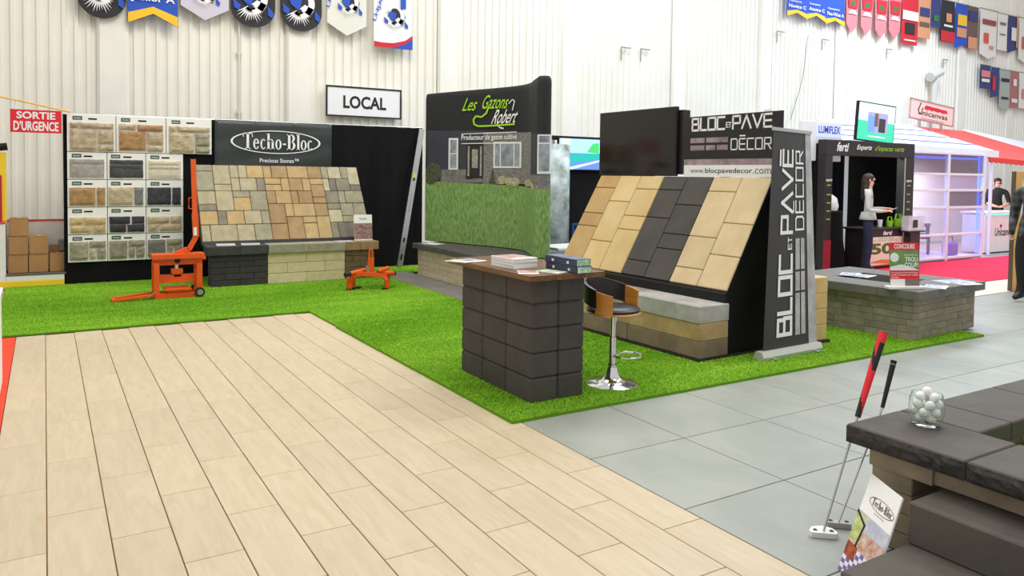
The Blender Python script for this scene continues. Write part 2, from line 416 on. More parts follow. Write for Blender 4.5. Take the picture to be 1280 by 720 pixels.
# exit sign on a taut tape
t = tag(MB().tube([onY(-20, 117, YB-.1), onY(30, 127, YB-.1), onY(88, 140, YB-.06)], .012, 6).obj('marker_tape', mat('tape_yellow', (240, 190, 60), .5)), 'yellow and orange marker tape strung above the exit sign', 'tape')
a, b = onY(12.5, 136, YB-.1), onY(77, 167, YB-.1)
t = thing('exit_sign', 'red emergency exit sign with white French lettering hung from the tape', 'sign', (a.x, YB-.1, b.z))
w, h = b.x-a.x, a.z-b.z
sk = -.02; block('plate', (w/2, .004, h/2), (w, .008, h), mat('sign_red', (222, 24, 44), .5), t, .001)
fn = flat((0, 0, 0), (1, 0, 0), (0, 0, 1)); mb = MB()
put_text(mb, 'SORTIE', w*.12, h*.60, w*.88, h*.92, fn, .03); mb.obj('lettering', pr_white, t); mb = MB(); put_text(mb, 'D\u2019URGENCE', w*.06, h*.08, w*.94, h*.5, fn, .03); mb.obj('lettering', pr_white, t)
for u in (.07, .73): MB().tube([(w*u, 0, h), (w*u+.02, .02, h+.12)], .004, 5).obj('hook', alu, t)

# ================================================================== artificial turf
def turf_mat(name, c1, c2):
    return mat(name, c1, .8, col2=c2, scale=2.2, spec=.15, stretch=(.5, 1.6, 1))
M_turf = turf_mat('turf_green', (164, 206, 62), (124, 180, 40)); M_turf_b = mat('turf_backing', (104, 154, 38), .95, bump=.6, bscale=220, spec=.1)
def turf(x0, y0, x1, y1, z, dens, label, holes=()):
    th = .016
    t = tag(MB().box((x0, y0, 0), (x1, y1, th+z)).obj('turf_roll', M_turf_b), label, 'artificial turf')
    n = int((x1-x0)*(y1-y0)*dens)
    px = RNG.uniform(x0, x1, n); py = RNG.uniform(y0, y1, n)
    for (a, b, c, d) in holes:
        k = ~((px > a) & (px < c) & (py > b) & (py < d)); px, py = px[k], py[k]
    n = len(px); h = RNG.uniform(.006, .015, n); ang = RNG.uniform(0, 2*np.pi, n); wd = RNG.uniform(.0028, .0055, n)
    nap = .006*np.sin(py*2.3+np.sin(px*.9)*1.6)
    lx = RNG.normal(0, .009, n); ly = RNG.normal(0, .009, n)+nap
    V = np.zeros((n, 3, 3)); zb = th+z-.002
    V[:, 0] = np.stack([px-np.cos(ang)*wd, py-np.sin(ang)*wd, np.full(n, zb)], 1)
    V[:, 1] = np.stack([px+np.cos(ang)*wd, py+np.sin(ang)*wd, np.full(n, zb)], 1)
    V[:, 2] = np.stack([px+lx, py+ly, zb+h], 1)
    me = bpy.data.meshes.new('grass_pile'); me.vertices.add(3*n); me.vertices.foreach_set('co', V.reshape(-1))
    me.loops.add(3*n); me.loops.foreach_set('vertex_index', np.arange(3*n, dtype=np.int32))
    me.polygons.add(n); me.polygons.foreach_set('loop_start', np.arange(0, 3*n, 3, dtype=np.int32)); me.polygons.foreach_set('loop_total', np.full(n, 3, dtype=np.int32))
    me.update(); me.materials.append(M_turf)
    o = link('grass_pile', me, t); o['kind'] = 'stuff'
    return t
turf(-.45, 8.602, 4.447, 12.1, 0, 9000, 'green artificial turf under the block splitter, along the sample boards')
turf(2.56, 7.622, 4.447, 8.598, .002, 11000, 'narrow strip of green artificial turf behind the counter strip, at the plank corner')
turf(2.545, 4.13, 8.22, 7.62, .004, 15000, 'large green artificial turf under the stone-block counter and bar stool', holes=((2.87, 4.42, 3.28, 5.4), (4.85, 4.75, 5.5, 7.1), (7.4, 4.5, 8.2, 5.6)))

turf(4.452, 11.335, 5.75, 12.1, 0, 9000, 'small patch of green artificial turf under the spirit level')
# grey pavers before the pop-up wall
M_pav = mat('paver_grey', (128, 126, 120), .7, col2=(110, 108, 102), scale=4, rnd=.05, bump=.08)
t = thing('paver_strip', 'strip of dark grey pavers laid in front of the beige block bench', 'pavers', (4.45, 7.62, 0))
for i in range(2):
    for j in range(9): block2('paver', (.003+i*.26, .003+j*.41, 0), (.257+i*.26, .407+j*.41, .02), M_pav, t, .003)

# ================================================================== back wall of the booth: curtain, sample boards, banner
t = tag(MB().add([], []).obj('x', black) if False else thing('drape_backdrop', 'tall black cloth backdrop behind the sample boards and stone display', 'backdrop', (.22, 12.14, 0)), 'tall black cloth backdrop behind the sample boards and stone display', 'backdrop')
mb = MB(); n = 160; xs = [5.36*i/n for i in range(n+1)]
for i, x in enumerate(xs):
    y = .012*math.sin(x*9)+.008*math.sin(x*23+1); mb.v += [(x, y, .0), (x, y*.5, 2.345+x*.006)]
for i in range(n): mb.f.append((2*i, 2*i+2, 2*i+3, 2*i+1)); mb.mi.append(0)
k = len(mb.v)
for i, x in enumerate(xs):
    y = .035+.012*math.sin(x*9); mb.v += [(x, y, .0), (x, .03, 2.345+x*.006)]
for i in range(n): mb.f.append((k+2*i, k+2*i+1, k+2*i+3, k+2*i+2)); mb.mi.append(0)
mb.obj('cloth', black, t)
MB().tube([(0, .016, 2.35), (5.36, .016, 2.383)], .016).obj('top_rail', alu, t)
for x in (.02, 2.7, 5.34): MB().tube([(x, .05, 0), (x, .05, 2.36)], .02).obj('upright', alu, t)

M_plq = mat('sample_board_white', (240, 239, 234), .55); M_logo = mat('logo_green', (28, 78, 58), .5); M_slot = mat('slot_black', (14, 14, 14), .8)
SC = {'tan': ((196, 178, 148), (158, 142, 116)), 'rust': ((190, 150, 106), (158, 120, 82)), 'gold': ((186, 148, 100), (150, 114, 72)), 'grey': ((172, 168, 160), (140, 136, 130)), 'dark': ((84, 84, 86), (58, 58, 60)),
      'char': ((66, 68, 72), (44, 46, 50)), 'cream': ((222, 212, 192), (198, 186, 162)), 'sand': ((200, 186, 156), (166, 150, 120)), 'olive': ((166, 158, 134), (128, 122, 102)), 'slate': ((136, 134, 128), (104, 102, 98)), 'honey': ((210, 184, 136), (176, 150, 106))}
def smat(k): return mat('stone_'+k, SC[k][0], .85, col2=SC[k][1], scale=14, bump=.35, bscale=45, rnd=.08)
LA = [(.06,.77,.21,.62), (.23,.77,.955,.62), (.06,.585,.60,.03), (.63,.57,.955,.215), (.63,.175,.955,.03)]
LA = [(a, d, c, b) for a, b, c, d in LA]
LB = [(.055,.615,.39,.775), (.42,.60,.94,.77), (.055,.06,.59,.575), (.615,.235,.945,.565), (.615,.05,.945,.20)]
LP2 = [(.06,.56,.93,.735), (.06,.06,.93,.545)]; LP3 = [(.06,.57,.93,.735), (.06,.41,.93,.555), (.06,.06,.93,.40)]
L2 = [(.05,.06,.70,.71), (.745,.06,.955,.71)]; L2b = [(.03,.06,.66,.72), (.70,.06,.93,.72)]
L4 = [(.05,.36,.38,.62), (.41,.36,.955,.62), (.06,.06,.60,.33), (.635,.06,.955,.33)]
L4b = [(.03,.36,.61,.62), (.65,.36,.955,.62), (.04,.06,.32,.33), (.35,.06,.955,.33)]
L4c = [(.04,.36,.58,.64), (.63,.36,.955,.64), (.05,.05,.47,.33), (.51,.05,.955,.33)]
L5 = [(.04,.08,.50,.74), (.54,.52,.96,.75), (.545,.1,.70,.48), (.74,.1,.96,.48)]
boards = [(0, 0, LA, ['tan']*5, 'with big tan-grey ashlar stones beside the exit sign'), (0, 1, LB, ['tan', 'rust', 'gold', 'tan', 'tan'], 'with rust and tan ashlar stones, middle of the top row'), (0, 2, LA, ['sand', 'sand', 'sand', 'olive', 'olive'], 'with tan-grey ashlar stones beside the dark banner'),
          (1, 0, LP2, ['grey']*2, 'with light grey wood-look planks'), (1, 1, LP3, ['dark']*3, 'with dark grey wood-look planks'), (1, 2, LP3, ['cream']*3, 'with cream wood-look planks'),
          (2, 0, L2, ['gold']*2, 'with one long and one short ochre stone'), (2, 1, L2b, ['sand', 'slate'], 'with a long beige stone and a short grey one'), (2, 2, L2b, ['char']*2, 'with one long and one short charcoal stone'),
          (3, 0, L4, ['honey']*4, 'with four pale honey bricks, under the ochre stones'), (3, 1, L4c, ['char']*4, 'with four charcoal bricks'), (3, 2, L4b, ['sand']*4, 'with four pale sand bricks, under the charcoal stones'),
          (4, 0, L5, ['olive', 'olive', 'sand', 'olive'], 'with olive-grey cobbles, under the honey bricks'), (4, 1, L5, ['olive']*4, 'with olive-grey cobbles, under the charcoal bricks'), (4, 2, L5, ['slate', 'olive', 'olive', 'olive'], 'with one grey and three olive cobbles, behind the orange splitter')]
ZR = [2.36, 1.836, 1.455, 1.072, .692, .308]; YS = 12.105
C1 = [.262, .862, 1.508, 2.134]; C2 = [.262, .748, 1.24, 1.738]
for bi, (r, c, lay, cols, lab) in enumerate(boards):
    cs = C1 if r == 0 else C2
    x0, x1, z0, z1 = cs[c]+.004, cs[c+1]-.004, ZR[r+1]+.004, ZR[r]-.004; w, h = x1-x0, z1-z0
    t = thing('stone_sample_board', 'white sample board '+lab, 'sample board', (x0, YS, z0), 0, 'stone veneer sample boards')
    block('panel', (w/2, .006, h/2), (w, .012, h), M_plq, t, .002)
    top = .9 if r == 0 else .88
    lx = .12 if c != 1 else .1
    lg = block('logo_plate', (w*lx+.055, -.002, h*top-.005), (.115, .004, .05), M_logo, t, .001)
    mb = MB(); put_text(mb, 'TECHO-BLOC', -.045, -.012, .045, .008, flat((0, -.002, 0), (1, 0, 0), (0, 0, 1)), .02); mb.obj('logo_lettering', pr_white, lg)
    block('hand_slot', (w*.52, -.001, h*top-.012), (.105, .003, .022), M_slot, t, .001)
    for si, (a, b, c_, d) in enumerate(lay):
        flatk = lay in (LP2, LP3)
        rstone('stone', (w*(a+c_)/2, 0, h*(b+d)/2), w*(c_-a), h*(d-b), .03 if not flatk else .02, .022 if r == 0 else (.004 if flatk else .013), smat(cols[si]), t, bi*17+si)

# dark vinyl banner with the maker's logo
a, b = onY(268, 150, 12.1), onY(414, 207, 12.1)
t = thing('vinyl_banner', 'dark grey vinyl banner with white oval stone-maker logo', 'banner', (a.x, 12.09, 1.62))
w, h = b.x-a.x, .745; mb = MB(); nx, nz = 30, 10
for j in range(nz+1):
    for i in range(nx+1):
        u, v = i/nx, j/nz; mb.v.append((u*w, .012*math.sin(u*9+v*3)*(.4+v*.3)-.004+.006*math.sin(v*14-u*6), v*h))
for j in range(nz):
    for i in range(nx): k = j*(nx+1)+i; mb.f.append((k, k+1, k+nx+2, k+nx+1)); mb.mi.append(0)
o = mb.obj('vinyl', mat('vinyl_dark', (56, 60, 60), .45, col2=(44, 54, 52), scale=1.5), t, True)
sd = o.modifiers.new('s', 'SOLIDIFY'); sd.thickness = .003
fn = flat((0, -.024, 0), (1, 0, 0), (0, 0, 1)); mb = MB()
put_serif_logo(mb, w*.225, h*.43, w*.575, h*.325, fn)
el = arc(w*.51, h*.58, w*.385, h*.24, 0, 360, 48)
for p, q in zip(el, el[1:]):
    s0 = (w*.51+(p[0]-w*.51)*.955, h*.58+(p[1]-h*.58)*.93); s1 = (w*.51+(q[0]-w*.51)*.955, h*.58+(q[1]-h*.58)*.93)
    put_poly(mb, [p, q, s1, s0], fn, .0)
mb.obj('logo_lettering', pr_white, t); mb = MB(); put_text(mb, 'Precious Stones\u2122', w*.365, h*.155, w*.70, h*.245, fn, .01); mb.obj('lettering', pr_white, t)
for u in (.01, .34, .67, .985): MB().tube([(w*u, -.03, h*.985), (w*u, -.01, h*.985)], .012, 10).obj('grommet', alu, t)

# aluminium straightedge leaning on the drape
p0 = Vector((5.08, 11.93, .02)); p1 = Vector((5.545, 12.09, 2.36)); d = (p1-p0); ln = d.length; d.normalize()
t = thing('spirit_level', 'long aluminium spirit level leaning on the black backdrop', 'level', p0)
ex = Vector((d.z, 0, -d.x)).normalized(); ny = ex.cross(d).normalized()
fn = lambda u, v, w: ex*u+d*v+ny*w
MB().prism([(-.05, 0), (.05, 0), (.05, ln), (-.05, ln)], fn, -.012, .012).obj('bar', alu, t)
for v0, v1 in ((.12, .22), (.42, .5), (ln*.62, ln*.65)): mb = MB(); put_rect(mb, -.018, v0, .018, v1, fn, .0135); put_rect(mb, -.018, v0, .018, v1, fn, -.0135); mb.obj('grip_slot', ink, t)
mb = MB(); put_poly(mb, [(x*.03, ln*.66+y*.045) for x, y in arc(0, 0, 1, 1, 0, 360, 16)], fn, -.014); put_poly(mb, [(x*.03, ln*.66+y*.045) for x, y in arc(0, 0, 1, 1, 0, 360, 16)], fn, .014); mb.obj('vial', mat('vial_yellow', (200, 210, 90), .2), t)
mb = MB(); put_text(mb, 'Premium', 0, 0, .3, .03, lambda u, v, w: fn(-.015+v, ln*.40+u, -.014)); mb.obj('lettering', mat('print_grey', (110, 110, 110), .6), t); mb = MB(); put_text(mb, 'Premium', 0, 0, .3, .03, lambda u, v, w: fn(.015-v, ln*.40+u, .014)); mb.obj('lettering', mat('print_grey', (110, 110, 110), .6), t)

# ------------------------------------------------------------------ sloped stone display and its three block bases
def wall_base(name, label, x0, x1, rows, cols, M, Mcap, capz=.125, off=.5, zt=.432, caps=2, sunk=.0):
    t = thing(name, label, 'block base', (x0, 10.93, .016), 0, 'block bases of the sloped stone display')
    w = x1-x0; h = zt/rows
    block2('core', (.02, .03, 0), (w-.02, .25, zt-.01), mat('core_dark', (34, 33, 32), .9), t, 0)
    for r in range(rows):
        xs = [0]; bl = w/cols; x = bl*(off if r % 2 else 1)
        while x < w-.04: xs.append(x); x += bl
        xs.append(w)
        for a, b in zip(xs, xs[1:]):
            dy = random.uniform(0, .006)
            block2('block', (a+.002, dy, r*h+.002), (b-.002, .26, (r+1)*h-.002), M, t, .005)
    for i in range(caps): block2('cap', (-.06 if i == 0 and x0 < 2 else i*w/caps+.001, -.045, zt), (((i+1)*w/caps-.001) if not (x1 > 4 and i == caps-1) else w+.05, .27, zt+capz), Mcap, t, .006)
    return t
M_b1 = mat('block_charcoal', (66, 64, 64), .85, var=.2, scale=10, bump=.4, rnd=.08); M_c1 = mat('cap_charcoal', (70, 69, 69), .85, var=.2, scale=10, bump=.5, bscale=40, rnd=.05)
M_b2 = mat('block_cream', (222, 206, 166), .85, var=.08, scale=10, bump=.2, rnd=.05); M_c2 = mat('cap_sage', (160, 156, 134), .85, var=.15, scale=10, bump=.4, bscale=40, rnd=.05)
M_b3 = mat('block_brown', (124, 102, 72), .85, col2=(96, 82, 62), scale=9, bump=.3, rnd=.12); M_c3 = mat('cap_tan', (164, 134, 94), .85, col2=(140, 114, 80), scale=9, bump=.4, bscale=40, rnd=.06)
wall_base('stone_block_base', 'low charcoal block base with charcoal caps, under the sloped display', 1.915, 2.665, 5, 2, M_b1, M_c1)
wall_base('stone_block_base', 'low cream block base with grey-green caps, between charcoal and brown ones', 2.668, 3.79, 3, 2.05, M_b2, M_c2)
wall_base('stone_block_base', 'low brown block base with tan caps, behind the orange clamp', 3.793, 4.25, 5, 2, M_b3, M_c3)
# the sloped panel
zb, yb, zt, yt = .60, 11.22, 1.675, 11.9
t = thing('stone_paver_display', 'sloped display panel covered in tan, gold and grey flagstones', 'display panel', (1.85, yb, zb))
sl = math.hypot(zt-zb, yt-yb); up = Vector((0, yt-yb, zt-zb))/sl; nn = Vector((1, 0, 0)).cross(up)
Wd = 2.45; fn = flat((0, 0, 0), (1, 0, 0), up)
MB().prism([(-.01, -.03), (Wd+.01, -.03), (Wd+.01, sl), (-.01, sl)], fn, -.05, -.02).obj('backing_board', black_paint, t)
MB().prism([(-.01, -.05), (Wd+.01, -.05), (Wd+.01, 0), (-.01, 0)], fn, -.05, .03).obj('bottom_ledge', black_paint, t)
for x in (.06, Wd-.06): MB().bar((x, yt-yb-.02, zt-zb-.05), (x, yt-yb+.02, -zb+.018), .05, .05).obj('rear_leg', black_paint, t)
U = Wd/20.4; Vv = sl/11.4
FC = {'t': ((178, 168, 138), (158, 148, 118)), 'o': ((190, 162, 114), (170, 144, 100)), 'g': ((142, 134, 114), (118, 112, 98)), 'b': ((168, 140, 98), (144, 120, 84)), 'y': ((184, 158, 112), (164, 140, 98)), 's': ((160, 154, 128), (136, 130, 108)), 'd': ((122, 116, 104), (100, 96, 88)), 'p': ((186, 178, 148), (164, 156, 126))}
def fmat(k): return mat('flag_'+k, FC[k][0], .85, col2=FC[k][1], scale=9, bump=.35, bscale=35, rnd=.05)
fl = [(0,0,2,1,'s'),(0,1,2,4,'s'),(2,0,4,3,'t'),(2,3,4,4,'t'),(4,0,5,2,'t'),(5,0,6,2,'t'),(6,0,8,2,'o'),(4,2,5,4,'t'),(5,2,7,4,'t'),(7,2,8,4,'g'),
      (0,4,2,6,'t'),(0,6,2,7,'g'),(2,4,4,7,'t'),(4,4,6,5,'s'),(4,5,6,7,'o'),(6,4,8,7,'s'),(0,7,2,9,'o'),(2,7,3,9,'g'),(3,7,5,9,'o'),(5,7,7,9,'t'),(7,7,8,9,'s'),(0,9,1,11.4,'t'),(1,9,4,11.4,'t'),(4,9,6,11.4,'t'),(6,9,8,11.4,'s'),
      (8,0,9,2,'y'),(9,0,11,2,'b'),(11,0,13.6,2,'y'),(13.6,0,15.4,2,'b'),(8,2,10,3,'y'),(8,3,10,4,'y'),(10,2,11,4,'y'),(11,2,12.7,4,'b'),(12.7,2,13.7,4,'y'),(13.7,2,15.4,3,'y'),(13.7,3,15.4,5,'b'),(13.7,5,15.4,6,'b'),
      (8,4,9.1,6,'b'),(9.1,4,11,6,'y'),(11,4,11.9,6,'b'),(11.9,4,13.7,6,'b'),(8,6,10,9,'b'),(10,6,11,8,'y'),(11,6,13.7,8,'y'),(13.7,6,15.4,8,'b'),(10,8,12,11.4,'b'),(12,8,13.7,9,'y'),(12,9,13.7,11.4,'y'),(13.7,8,15.4,11.4,'y'),(8,9,10,11.4,'b'),
      (15.4,0,16.3,2,'s'),(16.3,0,18,2,'p'),(18,0,18.9,2,'s'),(18.9,0,20.4,3,'p'),(15.4,2,16.2,4,'p'),(16.2,2,17.1,4,'d'),(17.1,2,18.9,4,'g'),(18.9,3,20.4,4,'d'),(15.4,4,17.1,6,'g'),(17.1,4,18,6,'s'),(18,4,20.4,6,'s'),
      (15.4,6,17.1,7,'g'),(15.4,7,17.1,9,'p'),(17.1,6,18.8,8,'s'),(17.1,8,18.8,9,'s'),(18.8,6,20.4,9,'s'),(15.4,9,16.3,11.4,'g'),(16.3,9,18.9,11.4,'d'),(18.9,9,20.4,11.4,'g')]
tilt = math.atan2(yt-yb, zt-zb)
for i, (x0, y0, x1, y1, k) in enumerate(fl):
    w, h = (x1-x0)*U, (y1-y0)*Vv; c = fn((x0+x1)/2*U, sl-(y0+y1)/2*Vv, .004+random.uniform(-.004, .004))
    block('flagstone', c, (w-.007, .045, h-.007), fmat(k), t, .006, (-tilt, 0, 0))

def brochure(name, label, loc, size, rotz, M, thick=.004, group=None, tilt=None):
    t = thing(name, label, 'brochure', loc, rotz, group)
    w, d = size
    block('pages', (0, 0, thick/2), (w, d, thick), paper, t, .0005)
    mb = MB(); put_rect(mb, -w*.46, -d*.28, w*.46, d*.46, flat((0, 0, thick), (1, 0, 0), (0, 1, 0)), .0008); mb.obj('cover_picture', M, t)
    return t
zc = .576
def at(px, py, z): p = onZ(px, py, z); return (p.x, p.y, z)
for px, py, lab, M, th, r in ((282, 308, 'thick stack-bound brochure with a pale cover on the charcoal caps', photo_cool, .02, -.1), (313, 307, 'brochure with a grey cover picture on the charcoal caps, beside the thick one', photo_cool, .014, -.15), (430, 304.5, 'thin flyer lying on the tan caps beside a standing brochure', photo_cool, .006, 0)):
    brochure('brochure', lab, (onY(px, py, 11.0).x, 11.0, zc), (.24, .17), r, M, th)
# standing brochure
p = onY(455, 303, 11.0)
t = thing('standing_brochure', 'upright brochure with a pink street photo standing on the tan caps', 'brochure', (p.x, 11.02, zc), -.05)
up = Vector((0, .12, 1)).normalized(); fn = flat((0, 0, 0), (1, 0, 0), up)
MB().prism([(-.14, 0), (.14, 0), (.14, .39), (-.14, .39)], fn, -.006, .006).obj('pages', paper, t)
mb = MB(); put_rect(mb, -.14, .02, .14, .26, fn, .007); mb.obj('cover_picture', photo_warm, t)
mb = MB(); put_text(mb, 'Techo-Bloc', -.06, .315, .06, .345, fn, .01, w=.007); mb.obj('lettering', mat('print_green_dark', (40, 80, 60), .6), t)
MB().bar((0, .03, .25), (0, .16, 0), .05, .004).obj('easel_leg', paper, t)

# ================================================================== beige bench and curved pop-up wall
M_bei = mat('block_beige', (206, 192, 162), .85, var=.1, scale=9, bump=.25, rnd=.07); M_cdk = mat('cap_dark_grey', (88, 86, 82), .75, var=.15, scale=7, bump=.2, rnd=.04)
t = thing('stone_bench', 'low beige block bench with dark grey cap slabs under the pop-up wall', 'bench', (4.97, 7.9, .018))
block2('core', (.03, .03, 0), (1.17, 3.02, .40), mat('core_dark', (34, 33, 32), .9), t, 0)
for r in range(5):
    y = 0; k = 0
    ys = [0]; y = .45 if r % 2 else .26
    while y < 2.95: ys.append(y); y += .52
    ys.append(3.05)
    for a, b in zip(ys, ys[1:]): block2('block', (random.uniform(0, .005), a+.0015, r*.082+.0015), (.22, b-.0015, (r+1)*.082-.0015), M_bei, t, .003)
    for a, b in ((0, .55), (.55, 1.2)): block2('block', (.222+a*.99, 3.05-.2, r*.082+.0015), (.222+b*.8-.002, 3.05, (r+1)*.082-.0015), M_bei, t, .003)
for j in range(6): block2('cap', (-.05, -.03+j*.53+.001, .412), (.60, -.03+(j+1)*.53-.001, .49), M_cdk, t, .005)
for j in range(6): block2('cap', (.602, -.03+j*.53+.001, .412), (1.22, -.03+(j+1)*.53-.001, .49), M_cdk, t, .005)
ZB = .512; ZP = 2.885
ctrl = [(5.28, 11.36), (5.42, 10.85), (5.58, 10.35), (5.74, 9.88), (5.83, 9.45), (5.80, 9.12), (5.66, 8.80), (5.53, 8.50), (5.48, 8.38), (5.49, 8.31), (5.53, 8.27), (5.59, 8.26), (5.635, 8.28)]
def cr(P, n):
    out = []
    for i in range(len(P)-1):
        p0, p1, p2, p3 = [Vector(P[min(max(j, 0), len(P)-1)]) for j in (i-1, i, i+1, i+2)]
        for k in range(n):
            t_ = k/n; out.append(.5*((2*p1)+(p2-p0)*t_+(2*p0-5*p1+4*p2-p3)*t_**2+(3*p1-p0-3*p2+p3)*t_**3))
    out.append(Vector(P[-1])); return out
CV = cr(ctrl, 8); CL = [0]
for a, b in zip(CV, CV[1:]): CL.append(CL[-1]+(b-a).length)
def cpos(s):
    s = min(max(s, 0), CL[-1]-1e-6); i = max(k for k in range(len(CL)) if CL[k] <= s); i = min(i, len(CV)-2)
    f = (s-CL[i])/(CL[i+1]-CL[i]); p = CV[i].lerp(CV[i+1], f); d = (CV[i+1]-CV[i]).normalized()
    return p, Vector((d.y, -d.x))           # normal towards the camera side
GO = Vector((5.6, 9.7, ZB))
t = thing('pop_up_display', 'curved fabric pop-up wall printed with a house and lawn, standing on beige bench', 'pop-up display', GO)
def gz(s, z, w=0):
    p, n = cpos(s); n = n if n.x < .3 or True else -n
    q = p+n*w; return Vector((q.x, q.y, z))-GO
# normal check: must face -x
if cpos(CL[-1]*.3)[1].x > 0:
    _c = cpos
    def cpos(s): p, n = _c(s); return p, -n
def g_of(px, py):
    """pixel of the print -> arclength and height on the cloth"""
    best = None; prev = None
    for i in range(301):
        s = CL[-1]*.999*i/300; p, _ = cpos(s); x = proj((p.x, p.y, 1.7))[0]
        if prev and (prev[1]-px)*(x-px) <= 0: best = prev[0]+(s-prev[0])*((px-prev[1])/(x-prev[1]) if x != prev[1] else 0); break
        prev = (s, x)
    if best is None: best = 0 if px < 600 else CL[-1]*.999
    p, _ = cpos(best); y0 = proj((p.x, p.y, 1.0))[1]; y1 = proj((p.x, p.y, 2.0))[1]
    return best, min(max(1+(py-y0)/(y1-y0), ZB+.01), ZP-.01)
mb = MB(); ns, nz = 90, 2
zs = [ZB, ZB+.06, ZP-.1, ZP-.05, ZP-.02, ZP]; ws = [0, 0, 0, -.004, -.015, -.03]
for i in range(ns+1):
    s = CL[-1]*i/ns
    for z, w in zip(zs, ws): mb.v.append(gz(s, z, w))
    for z, w in zip(zs[::-1], ws): mb.v.append(gz(s, z, -.06 if z < ZP else -.03))
q = 2*len(zs)
for i in range(ns):
    for j in range(q): mb.f.append((i*q+j, (i+1)*q+j, (i+1)*q+(j+1) % q, i*q+(j+1) % q)); mb.mi.append(0)
mb.f.append(tuple(range(q))); mb.mi.append(0); mb.f.append(tuple(ns*q+j for j in range(q))); mb.mi.append(0)
panel = mb.obj('fabric', mat('fabric_black', (26, 28, 33), .75, var=.15, scale=2), t, True)
def cloth_quad(mb, c, w, n=14, mi=0):
    """quad on the cloth from four pixel corners: tl, tr, br, bl"""
    P = [g_of(*p) for p in c]
    for i in range(n):
        row = []
        for f in (i/n, (i+1)/n):
            a = (P[0][0]+(P[1][0]-P[0][0])*f, P[0][1]+(P[1][1]-P[0][1])*f); b = (P[3][0]+(P[2][0]-P[3][0])*f, P[3][1]+(P[2][1]-P[3][1])*f); row.append((a, b))
        (a0, b0), (a1, b1) = row
        mb.add([gz(b0[0], b0[1], w), gz(b1[0], b1[1], w), gz(a1[0], a1[1], w), gz(a0[0], a0[1], w)], [(0, 1, 2, 3)], mi)
def gp(x, y): return (520+x/3, 80+y/3)
def gq(mb, x0, y0, x1, y1, w, x2=None, n=6, mi=0, dy=0): cloth_quad(mb, [gp(x0, y0), gp(x1, y0+dy), gp(x1, y1+dy), gp(x0, y1)], w, n, mi)
def gprint(name, rects, M, w, n=6):
    for r in rects: mb = MB(); gq(mb, *r[:4], w, n=n, dy=r[4] if len(r) > 4 else 0); mb.obj(name, M, t)
M_lawn = mat('print_lawn', (152, 182, 108), .75, col2=(78, 122, 54), scale=9, stretch=(5, 5, 1.4))
cloth = MB(); cloth_quad(cloth, [gp(40, 438), gp(503, 470), gp(505, 742), gp(38, 668)], .012, 220); cloth.obj('lawn_print', M_lawn, t)
gprint('stone_facade_print', [(252, 255, 432, 450)], mat('print_stone', (146, 142, 140), .75, col2=(98, 94, 94), scale=16, stretch=(1, 1, 2)), .008, 60)
gprint('siding_print', [(42, 250, 252, 440), (432, 262, 500, 470)], mat('print_siding', (58, 60, 72), .75, var=.12, scale=6), .008, 60)
gprint('wall_band_print', [(95, 395, 190, 442), (432, 415, 500, 470), (215, 420, 265, 445)], mat('print_band', (136, 132, 130), .75, var=.3, scale=14), .010, 30)
gprint('window_frame_print', [(124, 278, 160, 396), (292, 292, 398, 390), (457, 265, 502, 412)], mat('print_frame', (226, 226, 226), .7), .014, 20)
gprint('window_glass_print', [(130, 285, 154, 334), (130, 338, 154, 390), (298, 299, 316, 383), (320, 299, 368, 383), (372, 299, 391, 383), (462, 300, 497, 402), (462, 270, 497, 294)], mat('print_glass', (112, 120, 134), .6, col2=(170, 176, 186), scale=8), .016, 20)
gprint('door_print', [(190, 300, 254, 428)], mat('print_door', (34, 32, 32), .7), .014)
gprint('door_glass_print', [(196, 308, 203, 420), (242, 308, 249, 420), (212, 320, 234, 390)], mat('print_door_glass', (176, 172, 160), .6, var=.3, scale=20), .016)
gprint('steps_print', [(128, 432, 222, 445)], mat('print_steps', (120, 116, 114), .7), .014)
M_shrub = mat('print_shrub', (96, 104, 72), .75, col2=(40, 46, 36), scale=30)
for x, y, a, b in ((68, 405, 30, 36), (60, 430, 22, 22)):
    mb = MB(); c = [g_of(*gp(x+a*u, y+b*v)) for u, v in arc(0, 0, 1, 1, 0, 340, 14)]; mb.add([gz(s, z, .015) for s, z in c], [tuple(range(len(c)))]); mb.obj('shrub_print', M_shrub, t)
mb = MB(); c = [g_of(*gp(x, y)) for x, y in ((276, 446), (302, 448), (290, 388))]; mb.add([gz(s, z, .015) for s, z in c], [(0, 1, 2)]); mb.obj('shrub_print', M_shrub, t)
for x, y, r in ((325, 435, 16), (352, 440, 16), (376, 442, 18), (425, 446, 14), (448, 456, 14)):
    mb = MB(); c = [g_of(*gp(x+r*u, y+r*v)) for u, v in arc(0, 0, 1, 1, 0, 340, 12)]; mb.add([gz(s, z, .016) for s, z in c], [tuple(range(len(c)))]); mb.obj('flower_print', mat('print_flowers', (206, 196, 160), .75, col2=(120, 118, 84), scale=40), t)
gs = lambda x, y, w=.018: gz(*g_of(*gp(x, y)), w)
M_lime = mat('print_lime', (160, 212, 32), .6)
def gtext(mb, s, x0, y0, x1, y1, bold=0, shear=.0, drop=0):
    """text whose box is given in print pixels, drop = how much lower its right end sits"""
    vs, fs = text_geo(s, bold)
    mb.add([gs(x0+(x1-x0)*(x*(1-shear)+shear*y), y1+(y0-y1)*y+drop*x) for x, y in vs], fs)
mb = MB(); gtext(mb, 'Les', 173, 130, 238, 178, .006, .28, -2); gtext(mb, 'Gazons', 243, 118, 356, 170, .006, .16, -2)
